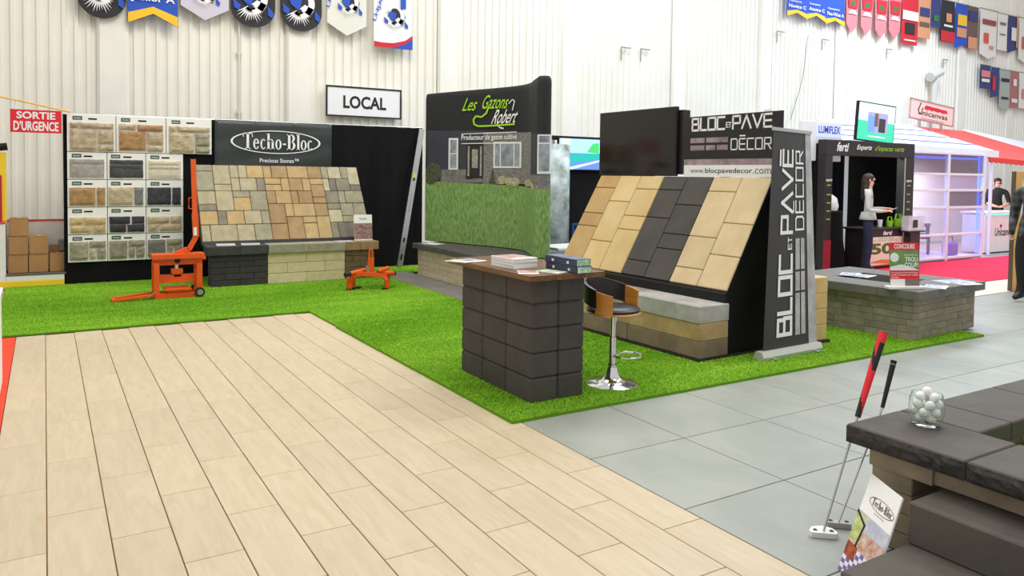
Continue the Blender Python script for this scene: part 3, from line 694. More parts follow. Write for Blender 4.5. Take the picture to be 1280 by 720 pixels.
def gstroke(mb, pts, wd):
    for (a, b) in zip(pts, pts[1:]):
        d = Vector((b[0]-a[0], b[1]-a[1])); d.normalize(); n = Vector((-d.y, d.x))*wd/2
        mb.add([gs(a[0]-n.x, a[1]-n.y), gs(b[0]-n.x, b[1]-n.y), gs(b[0]+n.x, b[1]+n.y), gs(a[0]+n.x, a[1]+n.y)], [(0, 1, 2, 3)])
gstroke(mb, [(272, 162), (264, 186), (246, 200), (226, 196), (216, 210), (220, 228), (236, 234), (300, 231), (372, 226)], 6)
mb.obj('script_lettering', M_lime, t)
mb = MB(); gtext(mb, 'Robert', 282, 172, 392, 226, .006, .2, -4); gstroke(mb, [(348, 150), (362, 134), (370, 140), (362, 175)], 3); gstroke(mb, [(304, 226), (318, 240), (330, 242)], 5)
gtext(mb, 'Producteur de gazon cultiv\u00e9', 172, 266, 380, 292, .012, 0, -4); gstroke(mb, [(172, 263), (380, 255)], 2.5); gstroke(mb, [(172, 299), (380, 295)], 2.5); mb.obj('white_lettering', pr_white, t)
brochure('brochure', 'white flyer lying on the dark bench cap before the pop-up wall', (5.12, 10.72, .51), (.3, .2), -1.2, paper, .006)

# ================================================================== block counter with wooden top
M_cb = mat('counter_block', (76, 71, 67), .8, var=.12, scale=7, bump=.15, rnd=.05)
CX, CY = 2.852, 4.39; BW, BD, BH = .2265, .347, .1735
t = thing('block_counter', 'dark brown-grey block counter with a stained wooden top', 'counter', (CX, CY, .014))
block2('core', (.02, .02, 0), (2*BW-.02, 3*BD-.02, 5*BH), mat('core_dark', (34, 33, 32), .9), t, 0)
for r in range(5):
    for i in range(2):
        for j in range(3): block2('block', (i*BW+.0012, j*BD+.0012, r*BH+.001), ((i+1)*BW-.0012, (j+1)*BD-.0012, (r+1)*BH-.001), M_cb, t, .012)
M_wood = mat('stained_wood', (132, 90, 46), .35, col2=(80, 52, 26), scale=5, stretch=(5, .6, 5), bump=.05, wave=1)
for k in range(3): block2('wood_plank', (-.085+k*.213, -.10, 5*BH), (-.085+(k+1)*.213-.002, 3*BD+.09, 5*BH+.04), M_wood, t, .003)
CT = .014+5*BH+.04
def on_counter(px, py): p = onZ(px, py, CT); return (p.x, p.y, CT)
p = on_counter(641, 333)
for i in range(7):
    brochure('magazine', 'white glossy magazine inside the thick pile on the wooden counter' if i < 6 else 'glossy magazine with pale picture cover on top of the thick pile', (p[0]+random.uniform(-.004, .004)+.01, p[1]+.0+random.uniform(-.004, .004), CT+i*.0105), (.215, .285), .08+random.uniform(-.02, .02), photo_pink, .0102, 'pile of magazines on the counter')
for px, py, lab, M, r in ((575, 326.5, 'flyer with a blue-green cover at the far end of the wooden counter', photo_green, .5), (590, 325.5, 'pale flyer beside the magazine pile at the far counter end', photo_cool, .2), (660, 340.5, 'pink picture flyer lying before the magazine pile', photo_pink, -.5), (690, 339.5, 'white and green flyer lying between magazine pile and navy boxes', photo_green, .3)):
    q = on_counter(px, py); brochure('flyer', lab, q, (.14, .2), r, M, .003)
M_navy = mat('carton_navy', (48, 58, 84), .45); M_boxtop = mat('carton_grey_blue', (104, 120, 150), .45, var=.2, scale=30)
M_boxside = mat('carton_picture', (70, 160, 66), .5, col2=(226, 230, 226), scale=36)
def navy_box(loc, rot, label):
    t = thing('navy_carton', label, 'box', loc, rot, 'navy product boxes on the counter')
    block('carton', (0, 0, .0245), (.13, .19, .049), M_navy, t, .002)
    mb = MB(); put_rect(mb, -.062, -.09, .062, .09, flat((0, 0, .049), (1, 0, 0), (0, 1, 0)), .0006); mb.obj('lid_print', M_boxtop, t)
    mb = MB(); put_rect(mb, -.06, .004, .06, .045, flat((0, -.095, 0), (1, 0, 0), (0, 0, 1)), .0006); mb.obj('side_print', M_boxside, t)
    mb = MB(); put_rect(mb, -.012, .012, .012, .03, flat((-.065, 0, 0), (0, -1, 0), (0, 0, 1)), .0006); mb.obj('emblem', pr_white, t)
q = on_counter(704, 337.5); q2 = on_counter(728, 342)
navy_box((q[0]+.02, q[1]+.06, CT), .04, 'navy box under another one, nearer the magazine pile'); navy_box((q[0]+.015, q[1]+.065, CT+.05), .06, 'navy box on top of another one, nearer the magazine pile')
navy_box((q2[0]+.015, q2[1]+.09, CT), .0, 'navy box under another one, at the bar stool end of the counter'); navy_box((q2[0]+.005, q2[1]+.095, CT+.05), .05, 'navy box on top of another one, at the bar stool end')

# ================================================================== bar stool
t = thing('bar_stool', 'black leather bar stool with bentwood arms and chrome pedestal', 'stool', (3.68, 4.53, .018), math.radians(-68))
MB().lathe([(0, 0), (.2, 0), (.204, .005), (.19, .011), (.13, .02), (.085, .034), (.06, .06), (.045, .1), (.038, .13), (0, .13)], 40).obj('base', chrome, t, True)
MB().lathe([(.028, .1), (.028, .36)], 20).lathe([(.021, .3), (.021, .545)], 20).lathe([(.036, .12), (.036, .15)], 20).obj('column', chrome, t, True)
pts = [(.02*0+.13+.095*math.cos(a), .115*math.sin(a), .235) for a in [math.radians(-150+300*i/20) for i in range(21)]]
MB().tube([(.02, -.02, .215)]+[(.0, -.05, .225)]*0+pts[::1]+[(.02, .02, .215)], .0085, 8).obj('footrest', chrome, t, True)
MB().tube([(0, .03, .54), (-.03, .1, .53), (-.05, .14, .44)], .005, 6).obj('lift_lever', chrome, t)
M_bent = mat('bentwood', (212, 146, 62), .35, col2=(186, 118, 42), scale=4, stretch=(1, 1, 6)); M_lea = mat('black_leather', (44, 38, 36), .38, var=.15, scale=30, bump=.08)
MB().lathe([(0, .535), (.12, .537), (.2, .545), (.208, .552), (.2, .56), (0, .56)], 36).obj('seat_shell', M_bent, t, True)
MB().lathe([(0, .562), (.16, .562), (.2, .566), (.203, .58), (.19, .592), (.1, .6), (0, .602)], 36).obj('seat_cushion', M_lea, t, True)
def wrap(a0, a1, r0, r1, zf, n=24):
    """curved upright band around the seat between two angles; zf(t)->(z0,z1)"""
    mb = MB()
    for i in range(n+1):
        tt = i/n; a = math.radians(a0+(a1-a0)*tt); z0, z1 = zf(tt)
        for r, z in ((r0, z0), (r1, z0), (r1, (z0*.5+z1*.5)), (r1*1.03, z1), (r0*1.03, z1)): mb.v.append((r*math.cos(a), r*math.sin(a), z))
    for i in range(n):
        for j in range(5): mb.f.append((i*5+j, (i+1)*5+j, (i+1)*5+(j+1) % 5, i*5+(j+1) % 5)); mb.mi.append(0)
    mb.f.append(tuple(range(5))); mb.mi.append(0); mb.f.append(tuple(n*5+j for j in range(5))); mb.mi.append(0)
    return mb
wrap(95, 265, .205, .228, lambda q: (.60+.04*math.sin(math.pi*q), .735+.06*math.sin(math.pi*q))).obj('backrest', M_lea, t, True)
wrap(62, 98, .212, .224, lambda q: (.55, .70+.03*q)).obj('arm', M_bent, t, True); wrap(262, 298, .212, .224, lambda q: (.55, .73-.03*q)).obj('arm', M_bent, t, True)

# ================================================================== sloped paving display with screen and sign
RK = math.radians(2.034)
t = thing('paving_kiosk', 'black display stand with sloped rows of cream, gold and charcoal paving slabs', 'display stand', (4.744, 4.688, .018), RK)
# local frame: x = depth, y = along the stand
KL = 2.46; Mk = black_paint
block2('base_plate', (0, 0, 0), (1.05, KL+.02, .02), Mk, t, .003)
sx, sy = .377, .042   # front edge of the side panels
side = [(sx, .02), (sx+.66, .02), (sx+.66, 1.585), (sx+.60, 1.585), (sx+.005, .56), (sx, .44)]
for y in (sy, KL-.0): MB().prism(side, lambda u, v, w: (u, w, v), y, y+.022).obj('side_panel', Mk, t)
block2('back_panel', (sx+.64, sy, .02), (sx+.66, KL, 1.58), Mk, t, .002)
block2('front_recess', (sx+.10, sy+.03, .02), (sx+.12, KL, .46), Mk, t, 0)
MB().prism([(sx-.02, .435), (sx+.02, .435), (sx+.02, .575), (sx-.02, .555)], lambda u, v, w: (u, w, v), sy-.002, KL+.02).obj('front_ledge', Mk, t)
v_ = Vector((.602, 0, 1.014)).normalized(); L0 = Vector((sx+.012, sy, .555)); nK = Vector((0, 1, 0)).cross(v_)*-1
if nK.x > 0: nK = -nK
fnk = lambda u, v, w: L0+Vector((0, 1, 0))*u+v_*v+nK*w
MB().prism([(0, -.02), (KL-.04, -.02), (KL-.04, 1.19), (0, 1.19)], fnk, -.05, -.03).obj('backing_board', Mk, t)
KC = {'a': ((214, 194, 154), (198, 176, 134)), 'b': ((212, 188, 138), (200, 172, 116)), 'c': ((78, 74, 70), (64, 61, 58)), 'd': ((192, 160, 108), (176, 142, 92))}
def kmat(k): return mat('slab_'+k, KC[k][0], .8, col2=KC[k][1], scale=3, bump=.12, bscale=80, rnd=.04)
UB = [0, .352, .702, 1.052, 1.395, 1.745, 2.09, 2.44]
cols_ = [(2, 4, 'a'), (1, 3, 6, 'a'), (2, 3, 5, 'c'), (1, 4, 6, 'c'), (3, 4, 6, 'b'), (2, 5, 'b'), (3, 4, 6, 'd')]
rk = math.atan2(.602, 1.014)
for i, cc in enumerate(cols_):
    vs = [0]+list(cc[:-1])+[7]
    for a, b in zip(vs, vs[1:]):
        v0, v1 = .015+a*.1675, .015+b*.1675; u0, u1 = UB[i], UB[i+1]
        s_ = (.05, u1-u0-.006, v1-v0-.006)
        block('paving_slab', fnk((u0+u1)/2, (v0+v1)/2, .0), s_, kmat(cc[-1]), t, .006, (0, rk, 0))
# stone beams below the ledge
M_bm = [mat('beam_taupe', (150, 130, 108), .85, col2=(120, 102, 86), scale=4, bump=.3, bscale=30, rnd=.05), mat('beam_tan', (196, 168, 122), .85, col2=(164, 134, 94), scale=5, bump=.25, bscale=25, rnd=.04), mat('beam_grey', (196, 194, 190), .85, col2=(160, 156, 152), scale=5, bump=.25, bscale=25, rnd=.04)]
for r in range(3):
    xs = [(0, .92), (.92, 1.85), (1.85, 2.42)] if r != 1 else [(0, 1.3), (1.3, 2.42)]
    for i, (a, b) in enumerate(xs):
        lab = [['taupe stone beam in the bottom course under the kiosk ledge, at the roll-up banner end', 'taupe stone beam in the bottom course, behind the bar stool', 'taupe stone beam in the bottom course, behind the counter'], ['tan stone beam in the middle course, at the roll-up banner end', 'tan stone beam in the middle course, behind the bar stool'], ['pale grey stone beam in the top course, at the roll-up banner end', 'pale grey stone beam in the top course, behind the bar stool', 'pale grey stone beam in the top course, behind the counter']][r][i]
        M_ = M_bm[r] if not (r == 2 and i > 0) else mat('beam_mixed', (170, 160, 146), .85, col2=(140, 130, 116), scale=5, bump=.25, bscale=25)
        o = block2('stone_beam', (0, a+.003, 0), (.36 if r < 2 else .375, b-.003, .150), M_, None, .006)
        R = Matrix.Rotation(RK, 3, 'Z'); c = o.location.copy()
        o.location = Vector((4.744, 4.688, 0))+R @ Vector((c.x+.025-(.008 if r == 2 else 0), c.y+.012, 0))+Vector((0, 0, .0385+r*.1515+.075)); o.rotation_euler = (0, 0, RK)
        tag(o, lab, 'stone', 'stone beams under the paving kiosk')
# things standing on top of the kiosk
def kworld(x, y, z): v = Matrix.Rotation(RK, 3, 'Z') @ Vector((x, y, 0)); return (4.744+v.x, 4.688+v.y, z)
t = thing('television', 'large black switched-off television above the paving kiosk', 'television', kworld(sx+.60, sy+1.24, 1.605), RK)
block2('bezel', (0, 0, 0), (.045, 1.245, .735), mat('tv_bezel', (18, 17, 17), .35), t, .005)
mb = MB(); put_rect(mb, .012, .022, 1.233, .723, flat((0, 1.245, 0), (0, -1, 0), (0, 0, 1)), .0012); mb.obj('screen', mat('tv_glass', (16, 14, 13), .08, spec=.5), t)
block2('rear_box', (.05, -.05, .02), (.16, .6, .70), mat('tv_rear', (34, 32, 31), .5), t, .006)
mb = MB(); put_text(mb, 'LG', .60, .007, .625, .017, flat((0, 1.245, 0), (0, -1, 0), (0, 0, 1)), 0, w=.0014); mb.obj('lettering', mat('print_grey', (110, 110, 110), .6), t)
t = thing('header_sign', 'black header sign with white block lettering and web address above the kiosk', 'sign', kworld(sx+.60, sy-.085, 1.605), RK)
SWd, SH = 1.20, .61
block2('board', (0, 0, 0), (.02, SWd, SH), mat('sign_black', (22, 20, 20), .3), t, .002)
fs_ = flat((0, SWd, 0), (0, -1, 0), (0, 0, 1))
mb = MB(); put_rect(mb, 0, 0, SWd, .115, fs_, .0015); mb.obj('white_band', pr_white, t)
mb = MB(); put_rect(mb, 0, .115, SWd, .175, fs_, .0015); mb.obj('pink_band', mat('sign_pink', (176, 156, 164), .6, col2=(120, 104, 110), scale=9), t)
mb = MB(); put_text(mb, 'www.', .09, .035, .28, .07, fs_, 0, w=.003); put_text(mb, '.com', .885, .032, 1.09, .08, fs_, 0, w=.003); mb.obj('address_lettering', mat('print_grey', (110, 110, 110), .6), t)
mb = MB(); put_text(mb, 'blocpavedecor', .29, .022, .875, .085, fs_, .008, w=.003); mb.obj('address_bold_lettering', ink, t)
def logo(mb, fn, w_, bricks=True):
    """BLOC ET PAVE / DECOR mark in a unit 1 wide, .36 tall, scaled by w_"""
    g = lambda u, v, w: fn(u*w_, v*w_, w)
    put_glyphs(mb, 'BLOC', .02, .20, .41, .115, .021, g, .26); put_glyphs(mb, 'ET', .455, .215, .055, .045, .009, g, .35)
    put_glyphs(mb, 'PAVÉ', .535, .20, .44, .115, .019, g, .24); put_glyphs(mb, 'DÉCOR', .52, .0, .455, .10, .012, g, .32)
fl_ = lambda u, v, w: fs_(.085+u, .265+v, w)
mb = MB(); logo(mb, lambda u, v, w: fl_(u, v, .002), 1.02); mb.obj('logo_lettering', pr_white, t)
mb = MB()
for u0, u1, v0, v1 in ((.0, .19, .075, .125), (.21, .49, .075, .125), (.0, .19, .0, .05), (.21, .33, .0, .05), (.35, .49, .0, .05)): put_rect(mb, u0, v0, u1, v1, fl_, .002)
mb.obj('brick_mark', mat('sign_pink', (176, 156, 164), .6), t)
for y in (.15, .62): block2('post', (.025, y, -.02), (.05, y+.12, .3), white, t, .002)

# ------------------------------------------------------------------ roll-up banner
b0 = onZ(948, 451, .018); b1 = onZ(1022, 437, .018); d = b1-b0; L_b = d.length; ang = math.atan2(d.y, d.x)
t = thing('roll_up_banner', 'tall dark roll-up banner with vertical white block lettering on silver foot', 'banner', b0, ang)
MB().prism([(-.05, 0), (.05, 0), (.055, .03), (.035, .075), (-.035, .075), (-.055, .03)], lambda u, v, w: (w, u, v), 0, L_b).obj('cassette', mat('silver_foot', (206, 206, 202), .4, .3), t)
for x in (.12, L_b-.12): MB().bar((x, -.1, .01), (x, .16, .01), .03, .018).obj('foot', alu, t)
# the sheet leans back and its top bar is slightly twisted
tl = Vector((.34-.06, .12, 2.02)); tr = Vector((1.06, .30, 2.02)); bl = Vector((.06, 0, .07)); br = Vector((L_b-.02, 0, .07))
def sheet_fn(u, v, w=0):
    a = bl.lerp(br, u); b = tl.lerp(tr, u); p = a.lerp(b, v); return p+Vector((0, -1, .05))*w
def grid_sheet(mb, u0, u1, v0, v1, w, nu=6, nv=20, mi=0):
    k = len(mb.v)
    for j in range(nv+1):
        for i in range(nu+1): mb.v.append(sheet_fn(u0+(u1-u0)*i/nu, v0+(v1-v0)*j/nv, w))
    for j in range(nv):
        for i in range(nu): q = k+j*(nu+1)+i; mb.f.append((q, q+1, q+nu+2, q+nu+1)); mb.mi.append(mi)
o = MB(); grid_sheet(o, 0, 1, 0, 1, 0); sheet_o = o.obj('sheet', mat('banner_dark', (54, 49, 49), .5, col2=(44, 41, 43), scale=1), t); sheet_o.modifiers.new('s', 'SOLIDIFY').thickness = .003
o = MB(); grid_sheet(o, .84, 1, 0, 1, .0035); o.obj('marble_strip', mat('banner_marble', (196, 194, 194), .5, col2=(150, 148, 150), scale=5), t)
MB().bar(tl+Vector((-.01, 0, 0)), tr+Vector((.01, 0, 0)), .02, .03).obj('top_bar', alu, t)
MB().tube([(L_b*.5, .04, .05), tl.lerp(tr, .5)+Vector((0, .03, 0))], .008, 6).obj('support_pole', alu, t)
def fb(u, v, w): return sheet_fn(.80-v/.80, u/1.95, .0055)     # metres up the sheet, metres from right to left
mb = MB()
put_glyphs(mb, 'BLOC', .12, .245, .69, .20, .036, fb, .28); put_glyphs(mb, 'ET', .87, .25, .10, .06, .011, fb, .4)
put_glyphs(mb, 'PAVÉ', 1.02, .245, .74, .19, .032, fb, .26); put_glyphs(mb, 'DÉCOR', 1.04, .03, .72, .145, .018, fb, .32)
mb.obj('lettering', pr_white, t)
mb = MB()
for u0, u1 in ((.10, .47), (.49, .66), (.68, .96)):
    for v0, v1 in ((.02, .085), (.105, .18)): put_rect(mb, u0, v0, u1, v1, fb)
mb.obj('brick_mark', mat('banner_marble', (196, 194, 194), .5), t)

# stack of small yellow blocks behind the banner
M_yb = mat('block_yellow', (226, 190, 132), .85, var=.08, scale=8, bump=.2, rnd=.04)
p = onZ(1036, 428, .018)
tag(block2('display_plinth', (p.x-.45, p.y, .0175), (p.x+.02, p.y+.5, .045), black_paint, None, .003), 'thin black plinth under the stack of pale yellow blocks', 'plinth')
for i, lab in enumerate(('pale yellow block at the bottom of the stack beside the roll-up banner', 'pale yellow block second from the bottom beside the roll-up banner', 'pale yellow block third from the bottom beside the roll-up banner', 'pale yellow block on top of the stack beside the roll-up banner')):
    tag(block2('small_block', (p.x-.40, p.y+.02, .0455+i*.1525), (p.x-.01, p.y+.42, .0455+(i+1)*.1525-.0015), M_yb, None, .006), lab, 'block', 'yellow blocks beside the roll-up banner')

# ================================================================== square fire-pit planter on the turf
M_pb = mat('block_olive_grey', (152, 144, 126), .85, col2=(122, 115, 101), scale=7, bump=.25, rnd=.12); M_pc = mat('cap_slate_grey', (112, 111, 106), .7, var=.12, scale=6, bump=.15, rnd=.04)
RP = math.radians(4.5); PO = Vector((7.254, 4.30, .018)); PLx, PLy, WT = 1.30, 1.42, .28
t = thing('block_fire_pit', 'square olive-grey block fire pit with slate-grey cap slabs on the turf', 'fire pit', PO, RP)
nr, rh = 6, .0685
for r in range(nr):
    off = (.17, .34, .08, .26, .13, .31)[r]
    for (ax, ln_) in ((0, PLx), (1, PLy)):
        for sd in (0, 1):
            a0 = 0 if (r % 2) ^ ax else WT*.6; xs = [a0]; x = a0+off
            end = ln_ if (r % 2) ^ ax else ln_-WT*.6
            while x < end-.1: xs.append(x); x += .34
            xs.append(end)
            for a, b in zip(xs, xs[1:]):
                j = random.uniform(0, .005); th = WT*.6
                if ax == 0: y0 = j if sd == 0 else PLy-th; block2('block', (a+.0015, y0, r*rh+.001), (b-.0015, y0+th-j, (r+1)*rh-.001), M_pb, t, .003)
                else: x0 = j if sd == 0 else PLx-th; block2('block', (x0, a+.0015, r*rh+.001), (x0+th-j, b-.0015, (r+1)*rh-.001), M_pb, t, .003)
z0, z1 = nr*rh, nr*rh+.088; ov = .07; cw = .42
for k in range(2): block2('cap', (-ov+k*(PLx+2*ov)/2+.001, -ov, z0), (-ov+(k+1)*(PLx+2*ov)/2-.001, -ov+cw, z1), M_pc, t, .005); block2('cap', (-ov+k*(PLx+2*ov)/2+.001, PLy+ov-cw, z0), (-ov+(k+1)*(PLx+2*ov)/2-.001, PLy+ov, z1), M_pc, t, .005)
block2('cap', (-ov, -ov+cw+.002, z0), (-ov+cw, PLy+ov-cw-.002, z1), M_pc, t, .005); block2('cap', (PLx+ov-cw, -ov+cw+.002, z0), (PLx+ov, PLy+ov-cw-.002, z1), M_pc, t, .005)
block2('pit_floor', (.2, .2, .0), (PLx-.2, PLy-.2, .05), mat('core_dark', (34, 33, 32), .9), t, 0)
ZF = .018+z1
# contest sign on a white foot
p = onZ(1131, 361, ZF)
t = thing('contest_sign', 'small red and green contest sign with golf ball on a white foot', 'sign', (p.x, p.y, ZF), math.radians(-25))
block2('foot', (-.19, -.05, 0), (.19, .05, .03), white, t, .006)
wS, hS = .31, .43; up = Vector((0, .10, 1)).normalized(); fn = flat((-wS/2, 0, .028), (1, 0, 0), up)
MB().prism([(0, 0), (wS, 0), (wS, hS), (0, hS)], fn, -.003, .003).obj('panel', mat('sign_lawn', (86, 124, 60), .6, col2=(120, 150, 84), scale=6), t)
mb = MB(); put_rect(mb, 0, hS*.83, wS, hS, fn, .004); mb.obj('red_band', mat('sign_red', (222, 24, 44), .5), t); mb = MB(); put_rect(mb, 0, hS*.16, wS, hS*.36, fn, .004); mb.obj('red_band', mat('sign_red', (222, 24, 44), .5), t)
mb = MB(); put_rect(mb, 0, 0, wS*.5, hS*.16, fn, .004); mb.obj('white_band', pr_white, t)
mb = MB(); put_rect(mb, wS*.5, 0, wS, hS*.16, fn, .004); mb.obj('grey_band', mat('print_taupe', (120, 110, 104), .6), t)
mb = MB(); put_poly(mb, [(wS*.16+x*wS*.15, hS*.66+y*wS*.15) for x, y in arc(0, 0, 1, 1, 0, 350, 20)], fn, .005); put_poly(mb, [(0, hS*.36), (wS, hS*.36), (wS*.8, hS*.42), (wS*.4, hS*.5), (0, hS*.44)], fn, .0045); mb.obj('ball_print', mat('print_ball', (226, 230, 228), .6), t)
mb = MB(); put_text(mb, 'CONCOURS', wS*.16, hS*.86, wS*.86, hS*.97, fn, .02, w=.0055)
put_text(mb, 'TROU', wS*.52, hS*.56, wS*.95, hS*.67, fn, .02, w=.0055); put_text(mb, 'COUP!', wS*.5, hS*.43, wS*.96, hS*.54, fn, .02, w=.0055); put_text(mb, 'D\'UN', wS*.26, hS*.45, wS*.46, hS*.49, fn, .01, w=.0055); put_text(mb, 'R\u00c9USSISSEZ UN', wS*.5, hS*.70, wS*.95, hS*.74, fn, .01, w=.0055)
put_text(mb, 'LE GAZON SYNTH\u00c9TIQUE', wS*.04, hS*.29, wS*.94, hS*.325, fn, .01, w=.0055); put_text(mb, 'UNE VALEUR DE 1000$', wS*.04, hS*.235, wS*.94, hS*.27, fn, .01, w=.0055); put_text(mb, 'EN PRIX', wS*.04, hS*.18, wS*.3, hS*.215, fn, .01, w=.0055); mb.obj('lettering', pr_white, t)
for px, py, lab, M, r, sz in ((1063, 343, 'white flyers fanned on the fire pit cap nearest the woman', photo_cool, .5, (.3, .2)), (1080, 345, 'single white flyer on the fire pit cap beside the fanned ones', photo_cool, .2, (.26, .18)), (1170, 358.5, 'blue-grey flyer on the fire pit cap beside the contest sign', photo_cool, .4, (.28, .2)),
                        (1192, 352, 'white flyer with a blue picture at the fire pit cap corner', photo_cool, -.3, (.36, .22)), (1207, 354.5, 'pale flyer at the outer edge of the fire pit cap', photo_cool, -.2, (.26, .2))):
    q = onZ(px, py, ZF); brochure('flyer', lab, (q.x, q.y, ZF), sz, r, M, .004)

# ================================================================== steps and raised golf corner in the foreground
M_st = mat('step_charcoal', (92, 87, 79), .8, col2=(78, 73, 68), scale=4, bump=.15, bscale=90, rnd=.03); M_rf = mat('rock_face_charcoal', (58, 55, 52), .9, col2=(38, 36, 35), scale=30, bump=.9, bscale=45)
M_tw = mat('wall_block_tan', (158, 144, 120), .85, col2=(130, 118, 98), scale=6, bump=.25, rnd=.05)
t = thing('corner_steps', 'charcoal concrete steps beside the raised golf corner', 'steps', (2.47, 1.714, 0))
for k, (x0, z0, z1) in enumerate(((0, 0, .168), (.42, .168, .336))):
    for j in range(3): block2('tread', (x0, -.95*(j+1)+.001, z0), (x0+(.62 if k == 0 else .42), -.95*j-.001, z1), M_st, t, .007)
block2('riser_fill', (.42, -2.8, .0), (.62, -.005, .166), M_st, t, 0)
t = thing('raised_corner', 'raised block planter with thick charcoal cap slabs and rock-face edge', 'planter', (3.05, 2.105, 0))
WX = .07
for r in range(5):
    h_ = .425/5; xs = [WX]+[WX+(.25 if r % 2 else .45)+.45*k for k in range(5)]
    for a, b in zip(xs, xs[1:]): block2('wall_block', (a+.0015, -.27, r*h_+.001), (b-.0015, -.085, (r+1)*h_-.001), M_tw, t, .004)
    ys = [-.272]+[-.272-(.3 if r % 2 else .5)-.45*k for k in range(4)]
    for a, b in zip(ys, ys[1:]):
        if r*h_ >= .30: block2('wall_block', (WX+.005, b+.0015, r*h_+.001), (WX+.19, a-.0015, (r+1)*h_-.001), M_tw, t, .004)
MB().box((.06, -.36, .34), (.44, -.08, .42)).obj('cap_bed', M_tw, t)
def rock_cap(name, x0, y0, x1, y1, z0, z1, front):
    """cap slab; the faces listed in front are split-rock"""
    o = block2(name, (x0+.0015, y0+.0015, z0), (x1-.0015, y1-.0015, z1), M_st, t, .006)
    if front:   # rock face towards -x
        nx, nz = max(6, int((y1-y0)/.03)), 4; mb = MB(); r_ = random.Random(3)
        for j in range(nz+1):
            for i in range(nx+1):
                e = min(i, nx-i, j, nz-j); mb.v.append((x0+.001-(0 if e == 0 else r_.uniform(.004, .024)), y0+.002+(y1-y0-.004)*i/nx+(r_.uniform(-.008, .008) if e else 0), z0+.003+(z1-z0-.01)*j/nz))
        for j in range(nz):
            for i in range(nx): k = j*(nx+1)+i; mb.f.append((k, k+nx+1, k+nx+2, k+1)); mb.mi.append(0)
        mb.obj('rock_face', M_rf, o, loc=-Vector(o.location))
    return o
ZC0, ZC1 = .425, .508
rock_cap('cap', 0, -.52, .40, 0, ZC0, ZC1, True); rock_cap('cap', 0, -1.12, .40, -.523, ZC0, ZC1, True); rock_cap('cap', 0, -1.75, .40, -1.123, ZC0, ZC1, True)
for a, b in ((.402, .68), (.682, 1.22), (1.222, 1.8), (1.802, 2.4)): rock_cap('cap', a, -.365, b, 0, ZC0, ZC1, False)
tt_ = tag(block2('putting_green', (3.05+.28, 2.105-1.7, .30), (3.05+2.3, 2.105-.28, .34), M_turf_b, None, 0), 'small artificial putting green inside the raised charcoal-capped corner', 'artificial turf')
n = 30000; px = RNG.uniform(3.46, 5.3, n); py = RNG.uniform(.6, 1.73, n); an = RNG.uniform(0, 6.28, n)
V = np.zeros((n, 3, 3)); V[:, 0] = np.stack([px-np.cos(an)*.003, py-np.sin(an)*.003, np.full(n, .339)], 1); V[:, 1] = np.stack([px+np.cos(an)*.003, py+np.sin(an)*.003, np.full(n, .339)], 1); V[:, 2] = np.stack([px+RNG.normal(0, .006, n), py+RNG.normal(0, .006, n), .345+RNG.uniform(.004, .014, n)], 1)
me = bpy.data.meshes.new('grass_pile'); me.from_pydata(V.reshape(-1, 3).tolist(), [], np.arange(3*n).reshape(-1, 3).tolist()); me.materials.append(M_turf)
o = link('grass_pile', me, tt_, loc=-Vector(tt_.location)); o['kind'] = 'stuff'

# glass jar of golf balls
p = onZ(1157.5, 531, .509); JR = .072
M_gl = mat('clear_glass', (250, 255, 252), .02, trans=1, ior=1.12)
t = tag(MB().lathe([(0, 0), (.048, .0), (.056, .006), (.068, .04), (.073, .08), (.07, .115), (.062, .142), (.0595, .142), (.067, .115), (.07, .08), (.065, .042), (.053, .014), (0, .012)], 40).obj('glass_jar', M_gl, None, True, (p.x, p.y, .509)), 'clear glass jar full of golf balls on the charcoal cap', 'jar')
M_ball = mat('golf_ball', (244, 244, 242), .35, bump=.25, bscale=190)
bmS = bmesh.new(); bmesh.ops.create_icosphere(bmS, subdivisions=3, radius=.0213); me = bpy.data.meshes.new('golf_ball'); bmS.to_mesh(me); bmS.free(); me.materials.append(M_ball)
me.polygons.foreach_set('use_smooth', [True]*len(me.polygons))
spots = []
for lay, (z, r, n_, a0) in enumerate(((.037, .026, 3, .3), (.064, .043, 5, .9), (.098, .044, 5, .2), (.129, .032, 3, .6), (.150, .0, 1, 0))):
    for i in range(n_): a = a0+2*math.pi*i/n_; spots.append((p.x+r*math.cos(a), p.y+r*math.sin(a), .509+z))
for s_ in spots:
    o = link('golf_ball', me, None, s_, (random.random()*3, random.random()*3, 0))
    tag(o, 'white golf ball heaped in the glass jar' if s_ is not spots[-1] else 'white golf ball on the very top of the jar', 'golf ball', 'golf balls in the jar')

